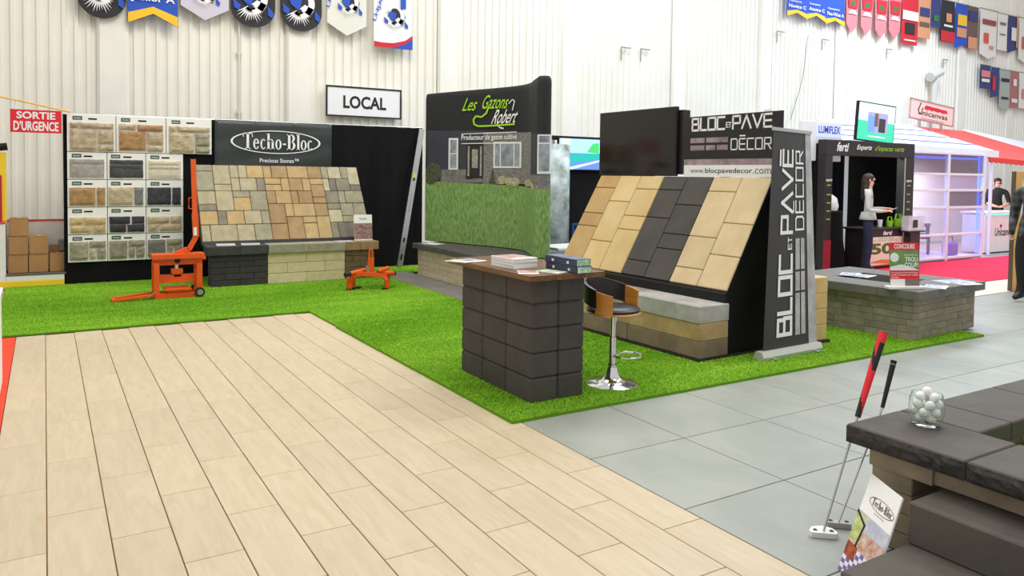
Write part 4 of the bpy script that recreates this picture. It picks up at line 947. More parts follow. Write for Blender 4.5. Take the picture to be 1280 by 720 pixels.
# putters leaning against the cap
M_gr_r = mat('grip_red', (226, 28, 44), .6); M_gr_b = mat('grip_black', (26, 25, 26), .7); M_head = mat('putter_white', (236, 234, 230), .3)
def putter(label, head, gb, top, red):
    head, gb, top = Vector(head), Vector(gb), Vector(top); t = thing('golf_putter', label, 'golf club', (head.x, head.y, 0))
    B = Vector((head.x, head.y, 0)); d = (top-gb).normalized()
    MB().tube([head-B+Vector((0, 0, .01)), gb-B, gb-B+d*.05], [.0045, .005, .005], 10).obj('shaft', alu if red else chrome, t, True)
    rb, rt = (.013, .021) if red else (.009, .0135)
    L_ = (top-gb).length
    nseg = 24
    P = [gb-B+d*L_*i/nseg for i in range(nseg+1)]; R = [rb+(rt-rb)*i/nseg for i in range(nseg+1)]
    if red:
        mb = MB(); mb.tube(P, R, 20, mi=0)
        # black diagonal band on the red grip
        k = 0
        for i in range(nseg):
            for j in range(20):
                ph = (i/nseg*1.35+j/20*.9) % 1.0
                if (.45 < ph < .62 and i > 12) or (i < 8 and ((j+10) % 20)/20 < .5-i/16) or (i > 13 and i < 21 and ((j+4) % 20)/20 < .55): mb.mi[i*20+j] = 1
        mb.obj('grip', [M_gr_r, M_gr_b], t, True)
        MB().tube([top-B, top-B+d*.004], .022, 20).obj('end_cap', mat('cap_grey', (120, 110, 108), .5), t)
    else:
        MB().tube(P, R, 16).obj('grip', M_gr_b, t, True); MB().tube([top-B, top-B+d*.006], .0145, 16).obj('end_cap', M_gr_b, t); MB().tube([top-B-d*.016, top-B-d*.012], .0143, 16).obj('grip_ring', mat('ring_grey', (150, 150, 150), .5), t)
    h = MB(); e1 = Vector((.75, -.66, 0)); e2 = Vector((.66, .75, 0)); c = Vector((0, 0, .0))
    if red:
        pl = [(-.055, -.02), (.05, -.02), (.06, 0), (.045, .04), (.0, .058), (-.045, .04), (-.062, 0)]
    else: pl = [(-.05, -.016), (.05, -.016), (.055, 0), (.04, .02), (-.04, .02), (-.055, 0)]
    h.prism(pl, lambda u, v, w: e1*u+e2*v+Vector((0, 0, w)), .002, .026); ho = h.obj('club_head', M_head if red else mat('putter_grey', (178, 174, 170), .3, .4), t)
    for u in (-.035, .035): MB().prism([(u-.01, .0), (u+.01, .0), (u+.006, .018), (u-.006, .018)], lambda a, b, w: e1*a+e2*b+Vector((0, 0, w)), .0255, .0275).obj('weight_port', M_gr_b, ho)
putter('putter with a fat red and black grip leaning on the charcoal cap', (2.957, 2.135, .018), (3.20, 2.15, .50), (3.41, 2.17, .868), True)
putter('putter with a slim black grip leaning behind the red-gripped one', (3.10, 2.16, .018), (3.405, 2.16, .51), (3.50, 2.17, .718), False)

# big catalogue leaning in the corner of the steps
TL = onX(1090, 592, 3.06); BL = Vector((2.765, 1.925, .001)); dv = Vector((-.11, -.202, -.004)); TLv = TL
t = thing('catalogue', 'white catalogue with room photos leaning on the wall beside the steps', 'catalogue', BL)
ex = dv.normalized(); ey = (TL-BL); hC = ey.length; ey.normalize(); nC = ex.cross(ey).normalized(); wC = .24
if nC.x > 0: nC = -nC
fn = lambda u, v, w=0: ex*u+ey*v+nC*w
MB().prism([(0, 0), (wC, 0), (wC, hC), (0, hC)], fn, -.007, 0).obj('pages', paper, t)
mb = MB(); put_rect(mb, 0, hC*.42, wC, hC*.62, fn, .001); mb.obj('sky_print', mat('print_roof', (150, 160, 190), .5, col2=(205, 205, 214), scale=18), t)
mb = MB(); put_rect(mb, 0, 0, wC, hC*.30, fn, .001)
nq = 9
mb = MB()
for i in range(nq):
    for j in range(7):
        put_rect(mb, wC*i/nq, hC*.28*j/7, wC*(i+1)/nq, hC*.28*(j+1)/7, fn, .001, (i+j) % 2)
mb.obj('checker_floor_print', [mat('print_purple', (112, 96, 160), .5), mat('print_lilac', (226, 222, 234), .5)], t)
mb = MB(); put_rect(mb, 0, hC*.28, wC, hC*.47, fn, .0012); mb.obj('room_print', mat('print_room', (176, 108, 84), .5, col2=(214, 200, 186), scale=30), t)
mb = MB(); put_rect(mb, 0, hC*.33, wC*.28, hC*.60, fn, .0014); mb.obj('garden_print', mat('print_garden', (150, 170, 90), .5, col2=(214, 218, 150), scale=30), t)
mb = MB(); put_rect(mb, .0, hC*.16, wC*.32, hC*.30, fn, .0016); mb.obj('sofa_print', mat('print_sofa', (206, 96, 40), .5, col2=(90, 34, 30), scale=22), t)
mb = MB(); put_stroke(mb, [(0, hC*.60), (wC*.30, hC*.52), (wC*.24, hC*.30)], .012, fn, .0018); mb.obj('frame_print', ink, t)
mb = MB(); put_serif_logo(mb, wC*.28, hC*.745, wC*.60, hC*.075, fn, .0015); el = arc(wC*.58, hC*.775, wC*.38, hC*.062, 0, 360, 40)
for a, b in zip(el, el[1:]): put_stroke(mb, [a, b], .0022, fn, .0015)
put_text(mb, 'Precious Stones', wC*.44, hC*.68, wC*.74, hC*.695, fn, 0, w=.0015); mb.obj('lettering', ink, t)

# ================================================================== orange paving machines
M_or = mat('machine_orange', (240, 92, 14), .45, var=.06, scale=6)
M_rub = mat('rubber', (26, 26, 27), .7)
YSp = 10.35
def sp(px, py, dy=0): q = onY(px, py, YSp+dy); return Vector((q.x, YSp+dy, q.z))-Vector((1.15, YSp, .0))
t = thing('block_splitter', 'orange block splitter with tall lever standing on the turf', 'machine', (1.15, YSp, .0))
zg = .018
def slab2(mb, a, b, y0, y1): mb.box((min(a.x, b.x), y0, min(a.z, b.z)), (max(a.x, b.x), y1, max(a.z, b.z)))
mb = MB(); slab2(mb, sp(189, 318), sp(254, 321), -.12, .12); slab2(mb, sp(191, 321), sp(252, 329), -.05, .05); slab2(mb, sp(252, 320), sp(257, 324), -.02, .02); mb.obj('top_beam', M_or, t)
for x0, x1 in ((191, 198), (244, 251)):
    a, b = sp(x0, 328), sp(x1, 366)
    for y in (-.1, .1): mb = MB(); mb.box((a.x, y-.025, zg+.02), (b.x, y+.025, a.z)); mb.obj('post', M_or, t)
mb = MB(); slab2(mb, sp(199, 344), sp(244, 351), -.04, .04); slab2(mb, sp(214, 336), sp(228, 341), -.05, .05); slab2(mb, sp(217, 341), sp(226, 345), -.04, .04); mb.obj('splitting_bar', M_or, t)
MB().tube([sp(221, 325), sp(221, 338)], .025, 12).obj('screw', chrome, t, True); MB().tube([sp(221, 325)+Vector((0, -.06, 0)), sp(221, 325)+Vector((0, -.05, 0))], .035, 12).obj('pivot_bolt', black_paint, t)
mb = MB(); a, b = sp(192, 364), sp(251, 371); mb.box((a.x, -.14, zg), (b.x, -.09, zg+.06)); mb.box((a.x, .09, zg), (b.x, .14, zg+.06)); mb.obj('base_rails', M_or, t)
a, b = sp(205, 360), sp(237, 369); mb = MB(); mb.box((a.x, -.16, a.z-.02), (b.x, .16, a.z)); mb.box((a.x+.03, -.12, zg+.02), (b.x-.02, .12, a.z-.02)); mb.obj('table', M_or, t)
mb = MB(); q0, q1 = sp(194, 365), sp(139, 373); mb.bar((q0.x, -.1, zg+.05), (q1.x, -.12, zg+.012), .06, .025); mb.bar((q0.x, .1, zg+.05), (q1.x, .06, zg+.012), .06, .025); mb.bar((q1.x+.02, -.15, zg+.012), (q1.x+.02, .1, zg+.012), .04, .02); mb.obj('tow_bar', M_or, t)
MB().bar((q0.x-.01, -.14, zg+.09), (q0.x-.09, -.13, zg+.03), .02, .01).obj('pin', alu, t)
P = [sp(241.5, 199), sp(243.5, 265), sp(245, 296), sp(236, 312), sp(222, 318)]
mb = MB()
for a, b in zip(P, P[1:]): mb.bar(a, b, .055, .05, (0, 1, 0))
mb.bar(P[1]+Vector((0, 0, -.02)), P[2], .068, .06, (0, 1, 0)); mb.bar(sp(218, 318), sp(234, 311), .05, .07, (0, 1, 0)); lever = mb.obj('lever', M_or, t)
MB().tube([sp(240, 247), sp(236, 247.5), sp(236, 260.5), sp(240, 261)], .008, 6).obj('lever_handle', M_or, lever)
mb = MB(); a, b = sp(241.5, 284), sp(245.5, 294); slab2(mb, a, b, -.033, -.031); mb.obj('sticker', pr_white, lever)
for y in (-.17, .17):
    c = sp(247, 368); w_ = MB().tube([(c.x, y-.025, zg+.062), (c.x, y+.025, zg+.062)], .058, 20).obj('wheel', M_rub, t, True)
    MB().tube([(c.x, y-.028, zg+.062), (c.x, y+.028, zg+.062)], .036, 16).obj('wheel_hub', alu, w_, True)
# paver clamp
YC = 9.92; 
t = thing('paver_clamp', 'small orange paver clamp with lifting eye on the turf', 'machine', (3.80, YC, .0))
def cp(px, py, dy=0): q = onY(px, py, YC+dy); return Vector((q.x-3.80, dy, q.z))
mb = MB()
for y, dx in ((-.14, 0), (.14, .0)):
    L1 = [cp(432, 361), cp(433, 345), cp(436, 339), cp(446, 337)]; 
for y in (-.12,):
    P = [(-.31, y+.1, zg), (-.32, y+.1, .14), (-.29, y+.1, .2), (-.14, y+.05, .235), (.0, y, .22), (.12, y-.04, .2), (.17, y-.06, .14), (.165, y-.06, zg)]
    for a, b in zip(P, P[1:]): mb.bar(a, b, .05, .06, (0, 1, 0))
mb.obj('front_arm', M_or, t)
mb = MB()
for a, b in (((-.2, .12, zg+.02), (-.2, .12, .2)), ((.29, .1, zg+.02), (.29, .1, .19)), ((-.3, .12, .2), (.3, .1, .2)), ((.165, -.16, .03), (.29, .1, .05)), ((.165, -.14, .16), (.29, .1, .16))): mb.bar(a, b, .045, .045)
mb.obj('rear_arm', M_or, t)
for a, b, r_ in (((-.32, -.08, .245), (-.08, .02, .27), .03), ((.1, -.02, .24), (.28, .06, .275), .03), ((.16, -.1, .22), (.34, .03, .2), .035)): MB().tube([a, b], r_, 12).obj('cross_tube', M_or, t, True)
for c, d_ in (((-.32, -.08, .245), (-.40, -.11, .235)), ((.34, .03, .2), (.375, .055, .197))): MB().tube([c, d_], .031, 12).obj('end_plug', M_rub, t, True)
mb = MB(); mb.box((-.045, -.05, .22), (.03, -.01, .44)); mb.obj('mast', M_or, t)
MB().tube([(-.03, -.03, .43), (-.03, -.03, .53), (-.018, -.03, .56), (0, -.03, .56), (.012, -.03, .53), (.012, -.03, .43)], .012, 8).obj('lifting_eye', M_or, t, True)
MB().box((-.09, -.09, .22), (-.05, -.05, .34)).obj('spring_block', alu, t)
MB().bar((-.33, -.04, zg+.012), (-.12, .1, zg+.012), .06, .02).obj('grip_pad', M_rub, t); MB().bar((.1, -.2, zg+.01), (.19, -.18, zg+.01), .05, .02).obj('grip_pad', M_rub, t)

# ================================================================== pennants and signs on the wall
YN = 13.66
def cloth_poly(name, poly, M, parent, th=.004, wob=.02, seed=0):
    """hanging cloth from a 2-D outline (x, z) with slight waves"""
    mb = MB(); n = len(poly)
    f = lambda x, z: wob*math.sin(x*7+seed)+wob*.5*math.sin(z*5+seed*2)
    mb.add([(x, f(x, z), z) for x, z in poly]+[(x, f(x, z)+th, z) for x, z in poly], [tuple(range(n))[::-1], tuple(range(n, 2*n))]+[(i, (i+1) % n, n+(i+1) % n, n+i) for i in range(n)])
    return mb.obj(name, M, parent)
PB, PYL, PK, PLL, PCR, PRD = (mat('pennant_blue', (36, 82, 190), .7), mat('pennant_yellow', (244, 196, 40), .7), mat('pennant_black', (40, 38, 42), .7), mat('pennant_lilac', (206, 200, 214), .7), mat('pennant_cream', (226, 224, 214), .7), mat('pennant_red', (206, 36, 52), .7))
def pennant(name, label, px0, px1, pyb, shape, M, group, hh=1.15, pyt=None):
    a, b = onY(px0, pyb, YN), onY(px1, pyb, YN); w = b.x-a.x; h = hh*max(.8, w)
    if pyt is not None: h = onY((px0+px1)/2, pyt, YN).z-min(a.z, b.z)
    H = h/hh      # vertical unit of the drawing
    t = thing(name, label, 'pennant', (a.x, YN, min(a.z, b.z)), 0, group)
    if shape == 'round': poly = [(0, h), (0, .42*H)]+[(w/2-w/2*math.cos(math.radians(q)), .42*H*(1-math.sin(math.radians(q)))) for q in range(10, 180, 10)]+[(w, .42*H), (w, h)]
    elif shape == 'swallow': poly = [(0, h), (0, .0), (w/2, .22*H), (w, 0), (w, h)]
    elif shape == 'point': poly = [(0, h), (0, .26*H), (w/2, 0), (w, .26*H), (w, h)]
    elif shape == 'shield': poly = [(0, h), (.05*w, .6*H), (.5*w, 0), (.95*w, .6*H), (w, h)]
    elif shape == 'slant': poly = [(0, h), (0, 0), (w, .35*H), (w, h)]
    else: poly = [(0, h), (0, 0), (w, 0), (w, h)]
    cloth_poly('cloth', poly, M, t, wob=.006)
    MB().bar((-.03, 0, h), (w+.03, 0, h), .025, .025).obj('hanging_rod', M_hook, t)
    fn = lambda u, v, w_=0: (u*w, -.02-w_, v*H)
    return t, fn, w, h/w
def feathers(mb, fn, cx, cy, r, n=16, a0=190, a1=350, mi=0, w=.004):
    rr = random.Random(int(cx*100+r*1000))
    for i in range(n):
        a = math.radians(a0+(a1-a0)*i/(n-1)); l = r*rr.uniform(.75, 1.05); p = (cx+l*math.cos(a), cy+l*math.sin(a)); q = math.radians(a0+(a1-a0)*i/(n-1)+90)
        b = (cx+r*.15*math.cos(a), cy+r*.15*math.sin(a)); wd = r*.07
        put_poly(mb, [(b[0]-wd*math.cos(q), b[1]-wd*math.sin(q)), (b[0]+wd*math.cos(q), b[1]+wd*math.sin(q)), p], fn, w, mi)
G1 = 'team pennants hung high on the cream wall'
def emblem(t, fn, cx, cy, r, dark=True):
    mb = MB(); put_poly(mb, [(cx-r*.75, cy+r*.5), (cx-r*.2, cy-r*.1), (cx+r*.6, cy-r*.3), (cx+r*.9, cy+r*.5), (cx+r*.5, cy+r*1.2), (cx-r*.3, cy+r*1.1)], fn, .002); mb.obj('emblem_ground', PK, t)
    for x0, y0, x1, y1 in ((-1.1, -.1, -.75, .35), (.8, -.35, 1.1, .15)):
        mb = MB(); put_poly(mb, [(cx+r*x0, cy+r*y1), (cx+r*(x0*.9+x1*.1), cy+r*y0), (cx+r*x1, cy+r*(y0-.15)), (cx+r*(x1+.05), cy+r*(y0+.15))], fn, .003); mb.obj('emblem_patch', PB, t)
    mb = MB(); put_poly(mb, [(cx-r*.7, cy+r*.85), (cx-r*.65, cy+r*.35), (cx-r*.1, cy+r*.05), (cx+r*.05, cy+r*.75)], fn, .003); mb.obj('emblem_panel', PB, t)
    mb = MB(); feathers(mb, fn, cx-r*.15, cy+r*.05, r*.95, 13, 205, 340, 0, .005)
    o_ = arc(cx-r*.15, cy+r*.45, r*.95, r*.85, -75, 70, 14); i_ = arc(cx-r*.3, cy+r*.5, r*.72, r*.7, -75, 70, 14)
    for k in range(14): put_poly(mb, [i_[k], o_[k], o_[k+1], i_[k+1]], fn, .006)
    put_poly(mb, [(cx-r*.1, cy+r*.15), (cx+r*.5, cy-r*.2), (cx+r*.75, cy+r*.2), (cx+r*.2, cy+r*.4)], fn, .006)
    o = mb.obj('emblem_rays', pr_white, t); o['kind'] = 'stuff'
    mb = MB(); put_text(mb, 'LH', cx-r*.95, cy+r*.75, cx-r*.45, cy+r*1.25, fn, .02, .2, w=.006); mb.obj('emblem_lettering', pr_white, t)
t, fn, w, hw = pennant('team_pennant', 'round-bottomed dark pennant with white rays and blue spots, beside the swallowtail one', 96, 158, 19.5, 'round', PK, G1); emblem(t, fn, .5, .42, .40)
t, fn, w, hw = pennant('team_pennant', 'blue swallowtail pennant with yellow tips reading Junior A', 160, 222, 28, 'swallow', PB, G1)
mb = MB(); put_poly(mb, [(0, 0), (.5, .22), (1, 0), (1, .2), (.5, .36), (0, .2)], fn, .004); mb.obj('yellow_hem', PYL, t)
mb = MB(); put_text(mb, 'Junior A', .05, .42, .94, .60, fn, .02, w=.006); mb.obj('lettering', pr_white, t); mb = MB(); put_text(mb, 'Champions', .05, .72, .94, .88, fn, .01, w=.006); mb.obj('lettering', pr_white, t)
t, fn, w, hw = pennant('team_pennant', 'lilac pointed pennant with a small dark emblem', 226, 286, 22, 'point', PLL, G1); emblem(t, fn, .5, .45, .27)
t, fn, w, hw = pennant('team_pennant', 'round-bottomed dark pennant with white rays, next to the lilac pennant', 288, 344, 31, 'round', PK, G1); emblem(t, fn, .5, .42, .40)
t, fn, w, hw = pennant('team_pennant', 'round-bottomed dark pennant with white rays, next to the cream pennant', 350, 402, 36, 'round', PK, G1); emblem(t, fn, .5, .42, .40)
def slant_text(fn, o, up, mb, s, wd, ht):
    pass
for (x0, x1, yb, sh, M, lab) in ((409, 458, 42, 'point', PCR, 'cream pointed pennant with slanted blue lettering and dark emblem'), (467, 515, 58, 'rect', pr_white, 'white rectangular pennant with red and blue hem and slanted lettering')):
    t, fn, w, hw = pennant('team_pennant', lab, x0, x1, yb, sh, M, G1, 1.5); emblem(t, fn, .56, .62, .28)
    sl_ = lambda u, v, q, fn=fn: fn(.06+u*.34-v*.9, .58+u*.94+v*.2, q)
    mb = MB(); put_text(mb, 'LHJAA', 0, 0, .75, .12, sl_, .01, w=.008); mb.obj('lettering', PB, t)
    mb = MB(); put_poly(mb, [(.68, .95), (.82, .95), (.82, 1.45), (.68, 1.45)], fn, .003); mb.obj('blue_stripe', PB, t)
    if sh == 'rect':
        mb = MB(); put_poly(mb, [(0, 0), (1, 0), (1, .34), (.8, .2), (.5, .12), (.2, .11), (0, .13)], fn, .004); mb.obj('red_hem', PRD, t)
        mb = MB(); put_poly(mb, [(.45, 0), (1, 0), (1, .26), (.8, .12), (.6, .05)], fn, .006); mb.obj('blue_corner', PB, t)
G2 = 'tournament pennants at the far end of the wall'
for x0, x1, yb, txt, lab in ((983, 1008, 20, 'Novice C', 'blue and yellow pennant reading Novice C'), (1008, 1031, 24, 'Atome C', 'blue and yellow pennant reading Atome C'), (1031, 1055, 30, 'Pee-Wee A', 'blue and yellow pennant reading Pee-Wee A')):
    t, fn, w, hw = pennant('team_pennant', lab, x0, x1, yb, 'swallow', PB, G2, 1.3, yb-34)
    mb = MB(); put_poly(mb, [(0, 0), (.5, .22), (1, 0), (1, .24), (.5, .36), (0, .24)], fn, .004); mb.obj('yellow_hem', PYL, t)
    mb = MB(); put_text(mb, txt, .08, .42, .94, .58, fn, .02, w=.006); mb.obj('lettering', pr_white, t); mb = MB(); put_text(mb, 'Champions', .1, .66, .7, .78, fn, .01, w=.006); mb.obj('lettering', pr_white, t)
M_pk = mat('pennant_pink', (222, 130, 136), .7)
for i, (x0, x1, yb) in enumerate(((1057, 1072, 40), (1075, 1090, 43), (1093, 1108, 47), (1110, 1125, 48))):
    t, fn, w, hw = pennant('team_pennant', 'narrow red and white shield pennant with a green badge', x0, x1, yb, 'shield', M_pk, G2, 3.0, yb-54)
    mb = MB(); put_poly(mb, [(.14, 1.7), (.86, 1.7), (.92, 2.6), (.08, 2.6)], fn, .005); mb.obj('red_badge', PRD, t)
    mb = MB(); put_poly(mb, [(.1, 1.3), (.9, 1.3), (.7, 1.55), (.3, 1.55)], fn, .005); mb.obj('white_band', pr_white, t)
    mb = MB(); put_poly(mb, [(.34, 1.9), (.66, 1.9), (.7, 2.2), (.3, 2.2)], fn, .007); mb.obj('green_badge', mat('pennant_green', (44, 120, 60), .7), t)
def pic(t, fn, rects):
    for nm, M, r in rects: mb = MB(); put_rect(mb, *r, fn, .005); mb.obj(nm, M, t)
P_or, P_bl, P_br, P_wh = mat('pennant_orange', (214, 150, 110), .7), mat('pennant_navy', (52, 60, 116), .7), mat('pennant_brown', (110, 84, 76), .7), mat('pennant_white', (232, 228, 222), .7)
specs = [(1126.5, 1146, 54, 'rect', PRD, 'red and white rectangular pennant with a dark round crest', [('white_head', P_wh, (0, 1.45, 1, 2.0)), ('crest', PK, (.2, .62, .8, 1.3)), ('white_line', P_wh, (.12, .2, .88, .28))]),
         (1147, 1162, 46.5, 'rect', P_or, 'orange pennant with a dark hockey picture at its head', [('picture', P_bl, (.1, 1.5, .9, 2.1)), ('dark_line', P_br, (.1, .8, .9, 1.1))]),
         (1163, 1175, 33, 'rect', P_bl, 'short navy pennant with a green figure', [('picture', mat('pennant_green', (44, 120, 60), .7), (.25, .6, .75, 1.2))]),
         (1175, 1192, 51, 'rect', PK, 'black pennant with a red foot and tournament lettering', [('red_foot', PRD, (0, 0, 1, .75)), ('white_line', P_wh, (.2, 1.05, .85, 1.2)), ('picture', P_or, (.35, 1.4, .75, 2.0))]),
         (1193, 1208, 60, 'slant', PB, 'blue pennant with yellow patch and slanted white hem', [('yellow_patch', PYL, (.15, 1.5, .9, 2.2)), ('orange_patch', P_or, (.1, .75, .9, 1.35))]),
         (1207.5, 1221.5, 60, 'rect', P_br, 'brown pennant with a pale orange foot', [('pale_foot', P_or, (.1, 0, .9, .8)), ('picture', P_bl, (.1, 1.9, .9, 2.6))]),
         (1224, 1245, 72, 'point', P_wh, 'large white pennant with orange players and yellow trim', [('orange_player', mat('pennant_player', (214, 90, 50), .7), (.2, .9, .48, 1.5)), ('red_head', mat('pennant_brick', (150, 70, 66), .7), (.1, 2.0, .9, 2.3)), ('orange_stick', P_or, (.55, .6, .8, .8))]),
         (1246, 1258, 62, 'rect', P_wh, 'plain white pennant with grey lines of lettering', [('grey_line', mat('print_grey', (110, 110, 110), .6), (.2, 2.0, .8, 2.2)), ('grey_line', mat('print_grey', (110, 110, 110), .6), (.2, 1.2, .8, 1.3))]),
         (1259, 1271, 66, 'slant', P_bl, 'navy and white pennant with orange stripe at the wall end', [('white_patch', P_wh, (.3, 1.0, .8, 2.0)), ('orange_stripe', P_or, (.82, .5, 1, 3))]),
         (1272.5, 1290, 78, 'point', P_wh, 'white pennant with yellow trim beside the navy and white one', [('orange_player', mat('pennant_player', (214, 90, 50), .7), (.2, .9, .6, 1.7))]),
         (1224.5, 1237, 110, 'rect', P_bl, 'blue pennant with red head in the lower row', [('red_head', M_pk, (.05, 1.4, .95, 2.2)), ('white_patch', P_wh, (.1, .8, .9, 1.2))]),
         (1237.5, 1248, 122, 'slant', P_bl, 'navy pennant with red stripe in the lower row', [('red_stripe', PRD, (.15, .9, .5, 2.6))]),
         (1248.5, 1261, 137, 'point', mat('pennant_grey', (170, 176, 170), .7), 'grey pointed pennant with dark lines in the lower row', [('dark_line', PK, (.1, 2.6, .9, 2.9)), ('dark_line', PK, (.15, 1.0, .85, 1.2))]),
         (1261.5, 1272, 134, 'rect', mat('pennant_rose', (176, 110, 110), .7), 'dusty red pennant in the lower row', [('white_patch', P_wh, (.15, .5, .85, .9)), ('white_patch', P_wh, (.3, 2.2, .7, 2.9))]),
         (1273, 1288, 135, 'rect', P_wh, 'off-white pennant at the end of the lower row', [('red_patch', M_pk, (.2, 1, .8, 2))])]
for x0, x1, yb, sh, M, lab, rects in specs:
    top = {1224.5: 81, 1237.5: 84, 1248.5: 87, 1261.5: 89, 1273: 91}.get(x0, -3+(x0-1160)*.23 if x0 > 1160 else -5)
    t, fn, w, hw = pennant('team_pennant', lab, x0, x1, yb, sh, M, G2, 2.9 if yb < 90 or yb == 110 else 3.7, top); pic(t, fn, rects)

# LOCAL board
a, b = onY(407, 106, 13.74), onY(501, 151, 13.74)
w, h = b.x-a.x, .565
t = thing('locker_room_sign', 'white framed LOCAL sign mounted on the cream corrugated wall', 'sign', (a.x, 13.72, b.z+.02))
block2('panel', (0, 0, 0), (w, .03, h), pr_white, t, .002)
for q0, q1 in (((0, 0), (w, .03)), ((0, h-.03), (w, h)), ((0, .03), (.03, h-.03)), ((w-.03, .03), (w, h-.03))): block2('frame_bar', (q0[0], -.012, q0[1]), (q1[0], .02, q1[1]), ink, t, .002)
mb = MB(); put_text(mb, 'LOCAL', w*.22, h*.28, w*.79, h*.70, flat((0, 0, 0), (1, 0, 0), (0, 0, 1)), .03, w=.004); mb.obj('lettering', ink, t)
MB().bar((.1, .05, .1), (w-.1, .05, .1), .06, .04).obj('mounting_rail', alu, t)

# ================================================================== small booth glimpsed behind the pop-up wall
Yq = 11.5
a, b = onY(686, 171, Yq), onY(772, 310, Yq)
t = thing('booth_partition', 'black booth partition behind the paving kiosk', 'partition', (a.x+.25, Yq, 0))
block2('panel', (.12, 0, 0), (2.3, .05, 1.70), black, t, .004); block2('header', (-.15, .02, 2.24), (2.3, .06, 2.32), black_paint, t, .004); block2('post', (-.15, .02, 0), (-.10, .06, 2.24), alu, t, .004)
p = onY(697, 172, Yq)
t = thing('promo_screen', 'lit screen showing a green and blue sports court behind the television', 'screen', (p.x, Yq-.06, 1.71))
block2('casing', (-.02, 0, -.02), (1.25, .05, .58), black_paint, t, .004)
fn = flat((0, 0, 0), (1, 0, 0), (0, 0, 1)); E_ = lambda n, c, e=1.0: mat('lit_'+n, c, .4, emit=e)
for nm, M, poly in (('sky_image', E_('sky', (150, 200, 250)), [(0, .3), (1.23, .3), (1.23, .56), (0, .56)]), ('road_image', E_('road', (90, 120, 190)), [(0, 0), (1.23, 0), (1.23, .3), (0, .3)]), ('court_image', E_('court', (24, 160, 150)), [(.1, .1), (1.1, .22), (1.0, .30), (0, .26)]), ('line_image', E_('line', (240, 246, 250)), [(.02, .0), (.3, .0), (1.15, .2), (1.1, .22)]), ('tree_image', E_('tree', (60, 180, 90)), [(.62, .32), (.9, .3), (.9, .5), (.75, .48)]), ('house_image', E_('house', (246, 246, 250)), [(.05, .34), (.24, .34), (.24, .56), (.05, .56)]), ('pole_image', E_('pole', (190, 20, 60)), [(.12, .0), (.2, .0), (.04, .36), (0, .36), (0, .3)])):
    mb = MB(); put_poly(mb, poly, fn, .002+.0006*len(nm) % .004); mb.obj(nm, M, t)
p = onY(686, 178, 11.2)
t = thing('photo_banner', 'narrow curved banner with a street photo beside the lit screen', 'banner', (p.x, 11.2, 0))
mb = MB(); n = 10
for i in range(n+1): u = i/n; mb.v += [(u*.42, -.12*math.sin(u*2.6), .0), (u*.42, -.12*math.sin(u*2.6), 2.15)]
for i in range(n): mb.f.append((2*i, 2*i+2, 2*i+3, 2*i+1)); mb.mi.append(0)
o = mb.obj('sheet', mat('photo_street', (206, 216, 222), .5, col2=(96, 116, 96), scale=4), t, True); o.modifiers.new('s', 'SOLIDIFY').thickness = .01
block2('foot', (0, -.15, 0), (.45, .1, .03), alu, t, .004)
p = onY(713, 308, 11.0)
t = thing('tool_stand', 'small blue steel stand with a red tool on it behind the kiosk', 'stand', (p.x+.06, 10.7, 0))
for x, y in ((0, 0), (.3, 0), (0, .3), (.3, .3)): MB().bar((x, y, 0), (x, y, .75), .035, .035).obj('leg', mat('steel_blue', (40, 84, 150), .4), t)
for z in (.25, .72): block2('shelf', (-.02, -.02, z), (.32, .32, z+.03), MATS['steel_blue'], t, .003)
MB().tube([(.02, .1, .79), (.14, .1, .80)], .025, 10).tube([(.14, .1, .80), (.3, .12, .82)], .04, 10).obj('tool', mat('tool_red', (214, 60, 40), .4), t, True)
p = onY(690, 307, 9.2)
t = thing('folding_table', 'white folding table behind the beige bench', 'table', (6.15, 9.3, 0))
block2('top', (.2, -.2, .50), (1.5, .4, .54), white, t, .006)
for x, y in ((.25, -.15), (1.45, -.15), (.25, .35), (1.45, .35)): MB().tube([(x, y, 0), (x, y, .50)], .014, 8).obj('leg', alu, t)

# ================================================================== lawn-care booth
YF = 8.3
zf = lambda px, py, Y=YF: onY(px, py, Y)
M_fb = mat('arch_black', (36, 33, 32), .5); M_grn = mat('print_green', (150, 190, 60), .6)
L0_, R0_ = 11.26, 13.84
t = thing('lawn_booth_arch', 'black arch with white and green lawn-care lettering behind the fire pit', 'booth', (L0_, YF, .0))
Wf = R0_-L0_
block2('header', (0, 0, 2.0), (Wf, .16, 2.265), M_fb, t, .006); block2('post', (0, 0, 0), (.19, .16, 2.0), M_fb, t, .006); block2('post', (Wf-.27, 0, 0), (Wf, .16, 2.0), M_fb, t, .006)
block2('inner_trim', (Wf-.31, -.004, 0), (Wf-.275, .15, 2.0), alu, t, .003)
mb = MB(); n = 60; 
for i in range(n+1): x = .2+(Wf-.4)*i/n; y = 1.3+.04*math.sin(i*1.4); mb.v += [(x, y, 0), (x, y, 2.2)]
for i in range(n): mb.f.append((2*i, 2*i+2, 2*i+3, 2*i+1)); mb.mi.append(0)
o = mb.obj('rear_drape', mat('drape_navy', (26, 27, 33), .85, spec=.2), t); o.modifiers.new('s', 'SOLIDIFY').thickness = .01
block2('side_drape', (0, .17, 0), (.03, 1.35, 2.2), black, t, 0); block2('side_drape', (Wf-.03, .17, 0), (Wf, 1.35, 2.2), black, t, 0)
fn = flat((0, 0, 0), (1, 0, 0), (0, 0, 1))
mb = MB(); put_text(mb, 'ferti', .27, 2.07, .62, 2.23, fn, .03, .12, w=.004); put_text(mb, 'Experts', .82, 2.09, 1.28, 2.20, fn, .02, .1, w=.004); mb.obj('lettering', pr_white, t)
mb = MB(); put_text(mb, "d'espaces verts", 1.32, 2.08, 2.27, 2.20, fn, .01, .08, w=.004); mb.obj('green_lettering', M_grn, t)
